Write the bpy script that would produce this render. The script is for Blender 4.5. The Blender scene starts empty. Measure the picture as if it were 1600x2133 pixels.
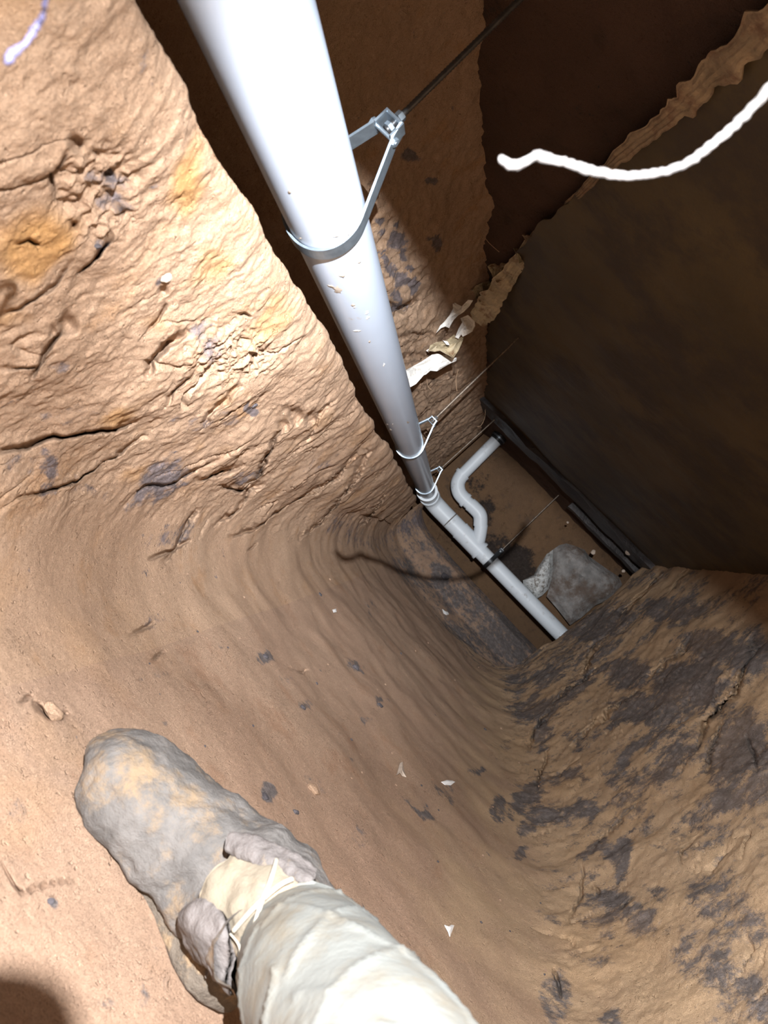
import bpy, math, random
import numpy as np
from mathutils import Matrix, Vector

# ------------------------------------------------------------------ camera, world, lamps, exposure
W_, H_, F_ = 1600.0, 2133.0, 1540.0
sc = bpy.context.scene
def nrm(v): v = np.array(v, float); return v/np.linalg.norm(v)
AY = nrm((145.0, 109.0, F_))                      # world +Y (along the tunnel) in camera axes (right, down, forward)
_u = np.array((math.cos(math.radians(44)), -math.sin(math.radians(44)), 0.0))
AZ = nrm(_u - AY*np.dot(_u, AY))                  # world up
AX = np.cross(AY, AZ)                             # world right
MC = np.stack([AX, AY, AZ], 1)                    # cam = MC @ world
cam_d = bpy.data.cameras.new('camera'); cam = bpy.data.objects.new('camera', cam_d)
sc.collection.objects.link(cam); sc.camera = cam
r_, d_, f_ = MC[0], MC[1], MC[2]                  # camera right/down/forward in world
cam.matrix_world = Matrix(((r_[0], -d_[0], -f_[0], 0), (r_[1], -d_[1], -f_[1], 0), (r_[2], -d_[2], -f_[2], 0), (0, 0, 0, 1)))
cam_d.sensor_fit = 'VERTICAL'; cam_d.sensor_height = 36.0; cam_d.lens = 36.0*F_/H_
cam_d.clip_start = 0.02; cam_d.clip_end = 50
cam_d.dof.use_dof = True; cam_d.dof.focus_distance = 1.9; cam_d.dof.aperture_fstop = 9.0

world = bpy.data.worlds.new('world'); sc.world = world; world.use_nodes = True
world.node_tree.nodes['Background'].inputs[0].default_value = (0.35, 0.20, 0.09, 1)
world.node_tree.nodes['Background'].inputs[1].default_value = 0.015

LAMP = np.array((-0.065, -0.13, 0.20))            # the headlamp, above and behind the camera
def spot(name, tgt, energy, size, blend, col, rad):
    l = bpy.data.lights.new(name, 'SPOT'); l.energy = energy; l.spot_size = math.radians(size); l.spot_blend = blend
    l.color = col; l.shadow_soft_size = rad
    o = bpy.data.objects.new(name, l); sc.collection.objects.link(o); o.location = LAMP
    o.rotation_euler = (Vector(tgt)-Vector(LAMP)).to_track_quat('-Z', 'Y').to_euler(); return o
spot('headlamp_flood', (1.0, 1.15, -0.50), 104, 164, 1.0, (0.94, 0.97, 1.0), 0.0022)
spot('headlamp_spill', (-0.1, 1.1, -0.3), 8.5, 176, 0.35, (0.96, 0.98, 1.0), 0.0022)
spot('headlamp_beam', (-0.44, 3.0, 0.12), 185, 50, 1.0, (0.90, 0.95, 1.0), 0.0022)
fill_d = bpy.data.lights.new('tunnel_mouth_glow', 'AREA'); fill_d.energy = 0.27; fill_d.size = 0.7; fill_d.color = (1.0, 0.66, 0.32)
fill = bpy.data.objects.new('tunnel_mouth_glow', fill_d); sc.collection.objects.link(fill)
fill.location = (0.35, -0.9, 0.1); fill.rotation_euler = (math.radians(90), 0, 0)  # soft warm fill added behind the camera, no source known there

sc.view_settings.view_transform = 'Standard'; sc.view_settings.look = 'None'
sc.view_settings.exposure = 1.62; sc.view_settings.gamma = 1.0; sc.view_settings.use_curve_mapping = False

# ------------------------------------------------------------------ helpers
def ray(px, py):
    c = np.array((px-W_/2, py-H_/2, F_)); return MC.T @ c
def at(px, py, y):                                 # the point at tunnel distance y that the photo shows at px, py
    r = ray(px, py); return r*(y/r[1])
def at_x(px, py, x): r = ray(px, py); return r*(x/r[0])
def at_z(px, py, z): r = ray(px, py); return r*(z/r[2])
def project(P):
    c = P @ MC.T; z = np.maximum(c[..., 2], 1e-3)
    return np.stack([c[..., 0]/z*F_+W_/2, c[..., 1]/z*F_+H_/2], -1), c[..., 2]

_rng = np.random.RandomState(7)
_perm = np.concatenate([_rng.permutation(256)]*3).astype(np.int32)
_g = _rng.normal(size=(256, 3)).astype(np.float32); _g /= np.linalg.norm(_g, axis=1, keepdims=True)
def perlin(P):
    P = np.asarray(P, np.float32); sh = P.shape[:-1]; P = P.reshape(-1, 3)
    i = np.floor(P).astype(np.int32); f = P-i; i &= 255
    u = f*f*f*(f*(f*6-15)+10); out = 0
    for dx in (0, 1):
        wx = u[:, 0] if dx else 1-u[:, 0]
        for dy in (0, 1):
            wy = u[:, 1] if dy else 1-u[:, 1]
            for dz in (0, 1):
                wz = u[:, 2] if dz else 1-u[:, 2]
                h = _perm[_perm[_perm[(i[:, 0]+dx) & 255]+((i[:, 1]+dy) & 255)]+((i[:, 2]+dz) & 255)]
                g = _g[h]
                out = out + wx*wy*wz*(g[:, 0]*(f[:, 0]-dx)+g[:, 1]*(f[:, 1]-dy)+g[:, 2]*(f[:, 2]-dz))
    return out.reshape(sh)
def fbm(P, s, n=4, gain=.5, off=0.0):
    P = np.asarray(P, np.float32)*s+off; a = 1.0; o = 0
    for k in range(n): o = o+a*perlin(P); P = P*2.03+11.7; a *= gain
    return o
def ridge(P, s, n=3, off=0.0):
    P = np.asarray(P, np.float32)*s+off; a = 1.0; o = 0
    for k in range(n): o = o+a*(1-np.abs(perlin(P))*2.4); P = P*2.07+7.1; a *= .5
    return o/1.75
def sstep(a, b, x): t = np.clip((x-a)/(b-a), 0, 1); return t*t*(3-2*t)

def link(o, parent=None):
    sc.collection.objects.link(o)
    if parent is not None: o.parent = parent
    return o
def mesh_obj(name, V, Fc, mat, parent=None, smooth=True, attrs=None):
    me = bpy.data.meshes.new(name)
    V = np.asarray(V, np.float32)
    if isinstance(Fc, np.ndarray):
        me.vertices.add(len(V)); me.vertices.foreach_set('co', V.ravel())
        nf = len(Fc); me.loops.add(nf*4); me.loops.foreach_set('vertex_index', Fc.astype(np.int32).ravel())
        me.polygons.add(nf); me.polygons.foreach_set('loop_start', np.arange(0, nf*4, 4, dtype=np.int32))
        me.polygons.foreach_set('loop_total', np.full(nf, 4, np.int32)); me.update(calc_edges=True)
    else:
        me.from_pydata([tuple(map(float, v)) for v in V], [], Fc); me.update()
    if smooth: me.polygons.foreach_set('use_smooth', np.ones(len(me.polygons), bool))
    for k, a in (attrs or {}).items():
        at_ = me.attributes.new(k, 'FLOAT', 'POINT'); at_.data.foreach_set('value', np.asarray(a, np.float32).ravel())
    me.materials.append(mat); me.validate()
    return link(bpy.data.objects.new(name, me), parent)
def tag(o, label=None, cat=None, group=None, kind=None):
    for k, v in (('label', label), ('category', cat), ('group', group), ('kind', kind)):
        if v: o[k] = v
    return o
def empty(name, loc, label, cat, group=None, rz=0.0):
    o = bpy.data.objects.new(name, None); sc.collection.objects.link(o)
    o.location = tuple(map(float, loc)); o.rotation_euler = (0, 0, rz); return tag(o, label, cat, group)
def grid_faces(n, m, closed=False):
    i = np.arange(n-1)[:, None]; j = np.arange(m if closed else m-1)[None, :]; j2 = (j+1) % m
    return np.stack([i*m+j, i*m+j2, (i+1)*m+j2, (i+1)*m+j], -1).reshape(-1, 4)
def catmull(pts, k=8):
    P = np.asarray(pts, float); n = len(P); out = []
    for i in range(n-1):
        a, b, c, d = P[max(i-1, 0)], P[i], P[i+1], P[min(i+2, n-1)]
        for t in np.arange(k)/k:
            out.append(.5*((2*b)+(c-a)*t+(2*a-5*b+4*c-d)*t*t+(3*b-a-3*c+d)*t**3))
    out.append(P[-1]); return np.array(out)
def sweep(path, rad, n=24, squash=1.0, cap=True, ref=(0, 0, 1)):
    """tube along a path; rad scalar or one per point. Returns V, faces."""
    P = np.asarray(path, float); m = len(P); R = np.broadcast_to(np.asarray(rad, float), (m,))
    T = np.gradient(P, axis=0); T /= np.linalg.norm(T, axis=1, keepdims=True)+1e-12
    ref = nrm(ref)
    if abs(np.dot(ref, T[0])) > .9: ref = nrm((1, .1, 0)) if abs(T[0][0]) < .9 else nrm((0, 1, .1))
    a = nrm(np.cross(T[0], ref)); V = []
    th = np.linspace(0, 2*math.pi, n, endpoint=False)
    for k in range(m):
        a = nrm(a-T[k]*np.dot(a, T[k])); b = np.cross(T[k], a)
        V.append(P[k]+R[k]*(np.cos(th)[:, None]*a+squash*np.sin(th)[:, None]*b))
    V = np.concatenate(V); Fc = [tuple(map(int, f)) for f in grid_faces(m, n, True)]
    if cap:
        Fc.append(tuple(range(n-1, -1, -1))); Fc.append(tuple(range((m-1)*n, m*n)))
    return V, Fc
def join(parts):
    V = []; Fc = []; o = 0
    for v, f in parts:
        V.append(np.asarray(v, float)); Fc += [tuple(i+o for i in q) for q in f]; o += len(v)
    return np.concatenate(V), Fc

# ------------------------------------------------------------------ materials
def mat_new(name):
    m = bpy.data.materials.new(name); m.use_nodes = True; nt = m.node_tree
    return m, nt, nt.nodes['Principled BSDF']
def N(nt, t, **kw):
    n = nt.nodes.new(t)
    for k, v in kw.items():
        if k in n.inputs: n.inputs[k].default_value = v
        else: setattr(n, k, v)
    return n
def mix(nt, fac, a, b):
    n = nt.nodes.new('ShaderNodeMix'); n.data_type = 'RGBA'
    for idx, v in ((0, fac), (6, a), (7, b)):
        if hasattr(v, 'is_linked') or hasattr(v, 'links'): nt.links.new(v, n.inputs[idx])
        else: n.inputs[idx].default_value = v if idx == 0 else (*v, 1)
    return n.outputs[2]
def noise(nt, scale, detail=5, rough=.6, coord=None, dist=0.0):
    n = N(nt, 'ShaderNodeTexNoise', Scale=scale, Detail=detail, Roughness=rough, Distortion=dist)
    if coord is None:
        coord = N(nt, 'ShaderNodeTexCoord').outputs['Object']
    nt.links.new(coord, n.inputs['Vector']); return n.outputs['Fac']
def ramp(nt, src, a, b):
    n = N(nt, 'ShaderNodeMapRange'); nt.links.new(src, n.inputs[0]); n.inputs[1].default_value = a; n.inputs[2].default_value = b
    n.clamp = True; n.interpolation_type = 'SMOOTHSTEP'; return n.outputs[0]
def math_(nt, op, a, b):
    n = N(nt, 'ShaderNodeMath', operation=op)
    for i, v in enumerate((a, b)):
        if hasattr(v, 'links'): nt.links.new(v, n.inputs[i])
        else: n.inputs[i].default_value = v
    return n.outputs[0]
def bump(nt, bsdf, items):
    prev = None
    for h, st, dist in items:
        b = N(nt, 'ShaderNodeBump'); b.inputs['Strength'].default_value = st; b.inputs['Distance'].default_value = dist
        nt.links.new(h, b.inputs['Height'])
        if prev is not None: nt.links.new(prev, b.inputs['Normal'])
        prev = b.outputs[0]
    nt.links.new(prev, bsdf.inputs['Normal'])

def clay(name, c1, c2, c3, grey, speck=.5, bumpk=1.0):
    m, nt, b = mat_new(name)
    col = mix(nt, ramp(nt, noise(nt, 2.2, 4), .35, .68), c1, c2)
    col = mix(nt, ramp(nt, noise(nt, 9.0, 6, .65), .52, .72), col, c3)
    fine = ramp(nt, noise(nt, 130.0, 4, .7), .3, .75)
    col = mix(nt, math_(nt, 'MULTIPLY', fine, .35), col, tuple(x*.62 for x in c1))
    col = mix(nt, math_(nt, 'MULTIPLY', ramp(nt, noise(nt, 380.0, 3, .8), .52, .66), .58), col, tuple(x*.50 for x in c1))
    col = mix(nt, math_(nt, 'MULTIPLY', ramp(nt, noise(nt, 75.0, 5, .7), .58, .70), .35), col, tuple(min(1, x*1.3) for x in c2))
    sa = N(nt, 'ShaderNodeAttribute'); sa.attribute_name = 'sand'
    sandc = mix(nt, ramp(nt, noise(nt, 6.0, 6, .65), .4, .65), (.60, .41, .255), (.69, .47, .285))
    sandc = mix(nt, math_(nt, 'MULTIPLY', ramp(nt, noise(nt, 380.0, 3, .8), .52, .66), .40), sandc, (.32, .20, .12))
    col = mix(nt, sa.outputs['Fac'], col, sandc)
    a = N(nt, 'ShaderNodeAttribute'); a.attribute_name = 'stain'
    sp = ramp(nt, noise(nt, 26.0, 5, .62), .66, .72)
    st = math_(nt, 'ADD', a.outputs['Fac'], math_(nt, 'MULTIPLY', sp, speck))
    # dust lies in ragged flecks over the dark clay
    rag = math_(nt, 'MULTIPLY', math_(nt, 'SUBTRACT', noise(nt, 22.0, 9, .78), .5), 2.6)
    st = ramp(nt, math_(nt, 'ADD', st, rag), .40, .85)
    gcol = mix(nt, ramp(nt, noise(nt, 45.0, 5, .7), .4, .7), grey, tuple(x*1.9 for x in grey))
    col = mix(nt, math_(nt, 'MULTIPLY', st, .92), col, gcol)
    o = N(nt, 'ShaderNodeAttribute'); o.attribute_name = 'ochre'
    col = mix(nt, o.outputs['Fac'], col, (0.62, 0.30, 0.07))
    nt.links.new(col, b.inputs['Base Color']); b.inputs['Roughness'].default_value = .92
    b.inputs['Specular IOR Level'].default_value = .18
    ln = math_(nt, 'ABSOLUTE', math_(nt, 'SUBTRACT', noise(nt, 38, 3, .6, dist=1.2), .5), 0.0)
    ln = math_(nt, 'SUBTRACT', 1.0, ramp(nt, ln, 0.0, .016)); gate = ramp(nt, noise(nt, 11, 3, .6), .55, .66)
    lines = math_(nt, 'MULTIPLY', math_(nt, 'MULTIPLY', ln, gate), -1.0)
    pit = math_(nt, 'MULTIPLY', ramp(nt, noise(nt, 95, 2, .5), .66, .74), -1.0)
    bump(nt, b, [(noise(nt, 28, 8, .72, dist=.5), .45*bumpk**2, .008), (noise(nt, 170, 5, .85), 1.0, .0065), (noise(nt, 480, 3, .8), 1.0, .0022), (lines, .9, .006), (pit, .8, .004)])
    return m
M = {}
M['clay'] = clay('tan_clay', (.55, .355, .235), (.62, .415, .28), (.55, .325, .185), (.15, .125, .13))
M['clay_floor'] = clay('tan_dust', (.52, .335, .23), (.57, .38, .262), (.49, .295, .19), (.138, .122, .12), .5, .45)
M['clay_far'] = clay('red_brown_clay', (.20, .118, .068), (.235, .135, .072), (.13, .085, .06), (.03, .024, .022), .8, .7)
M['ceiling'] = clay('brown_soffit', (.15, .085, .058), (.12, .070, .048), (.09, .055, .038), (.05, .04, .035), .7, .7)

def plain(name, col, rough=.5, metal=0.0, spec=.5, var=0.0, vs=30, bk=None, dirt=None, ds=14, dt=(.55, .7), coat=0):
    m, nt, b = mat_new(name); c = None
    if var: c = mix(nt, ramp(nt, noise(nt, vs, 5), .3, .7), col, tuple(x*(1-var) for x in col))
    if dirt: c = mix(nt, ramp(nt, noise(nt, ds, 7, .72), *dt), c if c is not None else col, dirt)
    if c is not None: nt.links.new(c, b.inputs['Base Color'])
    else: b.inputs['Base Color'].default_value = (*col, 1)
    b.inputs['Roughness'].default_value = rough; b.inputs['Metallic'].default_value = metal
    b.inputs['Specular IOR Level'].default_value = spec; b.inputs['Coat Weight'].default_value = coat
    if bk: bump(nt, b, [(noise(nt, bk[0], 6, .65), bk[1], bk[2])])
    return m
M['pvc'] = plain('white_pvc', (.44, .50, .60), .30, spec=.45, var=.04, vs=5, dirt=(.36, .27, .19), ds=11, dt=(.67, .76))
M['pvc_far'] = plain('white_pvc_fittings', (.66, .70, .74), .42, spec=.4, dirt=(.28, .25, .23), ds=9, dt=(.58, .74))
M['zinc'] = plain('galvanised_steel', (.34, .40, .46), .36, metal=.85, var=.25, vs=60)
M['rod'] = plain('rusty_threaded_rod', (.30, .24, .19), .5, metal=.6, var=.5, vs=90)
M['rod_zinc'] = plain('zinc_threaded_rod', (.12, .115, .115), .4, metal=.8, var=.3, vs=90)
M['black_rubber'] = plain('black_rubber', (.02, .02, .022), .35)
M['black_iron'] = plain('black_steel', (.05, .055, .06), .4, metal=.5)
M['root'] = plain('pale_root_bark', (.050, .042, .038), .7, var=.6, vs=70, bk=(160, .6, .002))
M['root_fine'] = plain('brown_rootlet', (.35, .22, .13), .8)
M['membrane'] = plain('dusty_torn_sheet', (.52, .42, .27), .6, var=.4, vs=16, dirt=(.22, .13, .07), ds=22, dt=(.5, .65), bk=(60, .8, .004))
M['membrane_brown'] = plain('soil_stained_sheet', (.34, .24, .14), .8, var=.5, vs=14, dirt=(.16, .09, .05), ds=16, dt=(.45, .65), bk=(60, .8, .004))
M['membrane_white'] = plain('white_torn_sheet', (.86, .83, .78), .55, var=.1, vs=30, dirt=(.40, .28, .18), ds=40, dt=(.58, .7), bk=(70, .7, .003))
M['barrier'] = plain('dusty_olive_plastic', (.092, .062, .026), .55, spec=.35, var=.35, vs=2.5, dirt=(.045, .030, .018), ds=3.2, dt=(.45, .62), bk=(9, .5, .01))
M['concrete'] = plain('grey_concrete', (.30, .28, .265), .85, var=.45, vs=14, dirt=(.12, .085, .065), ds=5, dt=(.42, .62), bk=(50, .9, .008))
M['plaster'] = plain('broken_pale_concrete', (.72, .72, .70), .8, var=.4, vs=50, dirt=(.2, .17, .14), ds=35, dt=(.52, .62), bk=(70, 1, .01))
M['beam'] = plain('dark_soffit_board', (.022, .013, .013), .5, var=.5, vs=6, bk=(20, .8, .006))
M['stone_dark'] = plain('dark_stone', (.07, .06, .065), .8, var=.4, vs=60, bk=(90, .8, .002))
M['stone_pale'] = plain('pale_stone', (.50, .40, .32), .85, var=.3, vs=60, bk=(90, .8, .002))
M['splash'] = plain('dried_mud', (.42, .35, .29), .8, var=.3, vs=80)
M['flake'] = plain('white_paper_flake', (.80, .78, .76), .7)
M['mud'] = plain('mud_caked_leather', (.125, .112, .103), .85, var=.4, vs=26, dirt=(.19, .13, .078), ds=9, dt=(.46, .62), bk=(55, .9, .006))
M['mud_flap'] = plain('grey_muddy_leather', (.13, .112, .105), .75, var=.4, vs=30, dirt=(.22, .16, .105), ds=30, dt=(.56, .7), bk=(70, .9, .005))
M['sole'] = plain('mud_caked_rubber', (.12, .095, .072), .9, var=.3, vs=30, dirt=(.26, .175, .10), ds=14, dt=(.50, .66), bk=(60, 1, .008))
M['cloth'] = plain('cream_work_cloth', (.145, .147, .135), .9, var=.06, vs=9, dirt=(.135, .115, .085), ds=9, dt=(.46, .70), bk=(24, .4, .008))
M['tongue'] = plain('dusty_cream_canvas', (.20, .165, .12), .92, var=.25, vs=24, dirt=(.40, .27, .17), ds=18, dt=(.5, .68), bk=(60, .7, .004))
M['lace'] = plain('dusty_cream_lace', (.30, .27, .22), .9, bk=(400, .8, .001))
M['black_plastic'] = plain('black_plastic', (.03, .03, .03), .5)

# ------------------------------------------------------------------ the dug tunnel
# cross-section control points (x, z) for a few distances; swept along y
def zfloor(y): return np.interp(y, [0, 1.3, 2.2, 3.2, 4.7, 4.95, 5.2, 5.4, 5.6], [-.505, -.50, -.455, -.385, -.27, -.20, -.02, .02, -.3])
def section(y):
    z = float(zfloor(y)); k = float(np.interp(y, [2.2, 4.7], [0, 1])); e = float(sstep(4.62, 5.05, y))
    rim = .118-.42*e; bx = -.448
    q = float(np.interp(y, [.4, 2.2, 4.7], [-.24, -.03, .09]))
    L = [(-.66+q, .92), (-.70+q, .62), (-.71+q, .32), (-.69+q, .10-.3*e), (-.59+q*.4, .035-.3*e), (-.495, rim-.045), (bx-.008, rim), (bx+.006, rim-.05),
         (-.455, -.10-.12*e), (-.475, z+.20*(1-.3*e)), (-.42, z+.075), (-.26, z+.018)]
    Fl = [(.20, z-.015), (.62-.09*k, z+.0)]
    Rr = [(.80-.11*k, z+.09), (.875-.14*k, z+.32), (.905-.14*k, .14), (.905-.11*k, .45), (.89-.08*k, .92)]
    return np.array(L+Fl+Rr)
SEG = [44, 52, 40, 14, 18, 18, 24, 100, 110, 100, 92, 125, 110, 64, 92, 92, 72, 30]   # cells per control span
def section_curve(y):
    P = section(y); n = len(P); out = []
    for i in range(n-1):
        a, b, c, d = P[max(i-1, 0)], P[i], P[i+1], P[min(i+2, n-1)]
        t = (np.arange(SEG[i])/SEG[i])[:, None]
        out.append(.5*((2*b)+(c-a)*t+(2*a-5*b+4*c-d)*t*t+(3*b-a-3*c+d)*t**3))
    out.append(P[-1:]); return np.concatenate(out)
ys = [-1.0]
while ys[-1] < 6.0:
    y = ys[-1]
    if y < .42: dy = .03
    else: dy = min(max(.0011, .0029*y*y), .014)
    ys.append(y+dy)
ys = np.array(ys); NY = len(ys)
C = np.stack([section_curve(y) for y in ys])                 # NY x NU x 2
NU = C.shape[1]
P0 = np.empty((NY, NU, 3), np.float32); P0[..., 0] = C[..., 0]; P0[..., 1] = ys[:, None]; P0[..., 2] = C[..., 1]
cum = np.concatenate([[0], np.cumsum(SEG)])
uL, uF, uR = 0, cum[11], cum[13]
# beyond the end of the right wall the passage turns right: stretch floor, bend the right wall
yy = np.maximum(ys-4.66, 0)
for i in np.nonzero(yy > 0)[0]:
    s = yy[i]
    P0[i, uR:, 0] += s*1.6*(1-math.exp(-s/.08)); P0[i, uR:, 1] = 4.66+.09*(1-math.exp(-s/.09))
    w = np.linspace(0, 1, uR-uF+1)**2; P0[i, uF:uR+1, 0] += w*2.4*float(sstep(0, .25, s))
du = np.gradient(P0, axis=1); dv = np.gradient(P0, axis=0)
NN = np.cross(du, dv); NN /= np.linalg.norm(NN, axis=2, keepdims=True)+1e-9
# make normals point into the tunnel
if NN[NY//2, (uF+uR)//2, 2] < 0: NN = -NN
U = np.arange(NU)[None, :]*np.ones((NY, 1))
bank = sstep(cum[6], cum[7], U)*(1-sstep(cum[9], cum[10], U))
floorm = sstep(cum[9], cum[10], U)*(1-sstep(cum[13], cum[14], U))
rightm = sstep(cum[13], cum[14], U)
upl = 1-sstep(cum[4], cum[5], U)
PX, DEP = project(P0); X, Y = PX[..., 0], PX[..., 1]; MPP = DEP/F_    # metres per photo pixel

floorm0 = sstep(cum[9], cum[10], U)*(1-sstep(cum[13], cum[14], U))
D = .018*fbm(P0, 3.0, 3)+(.008-.0068*floorm0)*fbm(P0, 9, 3)
rough_m = .55+.45*fbm(P0, 4.5, 2, off=31)
# flaky layered clay on the bank and right wall: beds that dip along the tunnel
lay = (P0[..., 2]-P0[..., 1]*.95)*.72+.05*fbm(P0, 5, 3, off=5)
bed = (lay*9) % 1.0
D += bank*np.clip(fbm(P0, 3.2, 3, off=41)*1.8+.1, 0, 1)*(.0022*(bed**2.2-.35))
layr = P0[..., 1]*.8-P0[..., 2]*.45+.06*fbm(P0, 4, 3, off=9)
D += rightm*(.005*(((layr*9) % 1.0)**2.0-.35)*np.clip(.4+fbm(P0, 3, 2, off=3), 0, 1)+.010*fbm(P0, 5, 3, off=77))
D += (bank+rightm*.8)*(.0030*(ridge(P0, 17, 4)-.6)+.0030*fbm(P0, 40, 4))
def bedded(k_along, k_across, ax, off):                     # noise stretched along the dip of the beds
    if ax == 0: a, b = (P0[..., 1]+P0[..., 2])*.7, (P0[..., 2]-P0[..., 1])*.7
    else: a, b = P0[..., 2]*.9+P0[..., 1]*.4, P0[..., 1]*.9-P0[..., 2]*.4
    w = .035*fbm(P0, 6, 3, off=off)
    return perlin(np.stack([a*k_along+off, (b+w)*k_across, P0[..., 0]*3], -1))
for ax_, mk in ((0, bank), (1, rightm)):
    for ka, kb, dp_, wd, off in ((4, 15, .012, .030, 3), (7, 30, .007, .03, 17)):
        nn_ = bedded(ka, kb, ax_, off); gate = sstep(.15, .4, fbm(P0, 4.2, 2, off=off+60)); t_ = np.clip(1-np.abs(nn_)/wd, 0, 1)
        D -= mk*gate*dp_*t_**.6; D += mk*gate*dp_*.25*sstep(0, .25, nn_)
D += floorm*(.0005*fbm(P0, 22, 3)+.0006*fbm(P0, 60, 3))
D += upl*(.022*fbm(P0, 7, 3)+.010*(ridge(P0, 20, 3)-.6)+.010*fbm(P0, 40, 3)+.004*fbm(P0, 110, 2))
# lumpy grains
D += (.0020-.0014*floorm)*fbm(P0, 85, 3)
stain_shade = .10*sstep(.15, .55, fbm(P0, 6, 3, off=50))+.06+rightm*.55*sstep(.0, .5, fbm(P0, 3.5, 4, off=70)+.12)+.28*rightm*sstep(1.3, 2.1, P0[..., 1])*(1-sstep(.22, .42, P0[..., 2]))

DC = np.zeros_like(D)      # fissures run inward along the line of the dig, not square to the face
wobx = (9*fbm(P0, 22, 3, off=4)+1.3*fbm(P0, 90, 2, off=14)); woby = (9*fbm(P0, 22, 3, off=8)+1.3*fbm(P0, 90, 2, off=18))
XW, YW = X+wobx*1.0, Y+woby*1.0
XB, YB = X+22*fbm(P0, 9, 4, off=24)+wobx, Y+22*fbm(P0, 9, 4, off=28)+woby
def polydist(pts, xs, ys_):
    best = np.full(xs.shape, 1e9); side = np.zeros(xs.shape); par = np.zeros(xs.shape); n = len(pts)-1
    for i in range(n):
        ax, ay = pts[i]; bx, by = pts[i+1]; vx, vy = bx-ax, by-ay; l2 = vx*vx+vy*vy+1e-9
        t = np.clip(((xs-ax)*vx+(ys_-ay)*vy)/l2, 0, 1); dx, dy = xs-(ax+t*vx), ys_-(ay+t*vy)
        d = np.hypot(dx, dy); m = d < best
        best[m] = d[m]; side[m] = np.sign(vx*dy-vy*dx)[m]; par[m] = ((i+t)/n)[m]
    return best, side, par
def local(pts, pad):
    p = np.array(pts); return (X > p[:, 0].min()-pad) & (X < p[:, 0].max()+pad) & (Y > p[:, 1].min()-pad) & (Y < p[:, 1].max()+pad) & (DEP > .2)
def crack(pts, w, depth, lip=0.0, lw=26.0, msk=None):
    """a fissure w px wide and depth px deep, one side lifted by lip px (sizes taken at the surface's own distance)"""
    global D, DC
    m = local(pts, 4*max(w, lw))
    if msk is not None: m &= msk > .3
    if not m.any(): return
    d, s, t = polydist(pts, XW[m], YW[m]); tap = np.sqrt(np.clip(np.sin(np.clip(t, .02, .98)*math.pi), 0, 1))
    k = MPP[m]
    DC[m] = np.maximum(DC[m], tap*3.3*depth*k*np.exp(-(d/w)**2.6))
    if lip:
        nb_ = d < lw; dm = DEP[m]; a_, b_ = dm[nb_ & (s > 0)], dm[nb_ & (s < 0)]
        sg = 1 if (len(a_) and len(b_) and a_.mean() < b_.mean()) else -1      # the lip nearer the tunnel mouth stands proud
        D[m] += tap*.32*lip*k*np.where(s*sg > 0, np.exp(-d/lw), 0)
def hole(x, y, r, depth, msk=None):
    global D, DC
    m = local([(x, y)], 3*r)
    if msk is not None: m &= msk > .3
    if m.any():
        d = np.hypot(XW[m]-x, YW[m]-y); DC[m] = np.maximum(DC[m], 1.6*depth*MPP[m]*np.exp(-(d/r)**3))
def blot(x, y, rx, ry, ang=0.0, a=1.0):
    global stain_shade
    m = local([(x, y)], 2.2*max(rx, ry))
    if not m.any(): return
    c, s = math.cos(math.radians(ang)), math.sin(math.radians(ang)); dx, dy = XB[m]-x, YB[m]-y
    q = np.hypot((dx*c+dy*s)/rx, (-dx*s+dy*c)/ry); stain_shade[m] = np.maximum(stain_shade[m], a*(1-sstep(.35, 1.5, q)))

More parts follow.
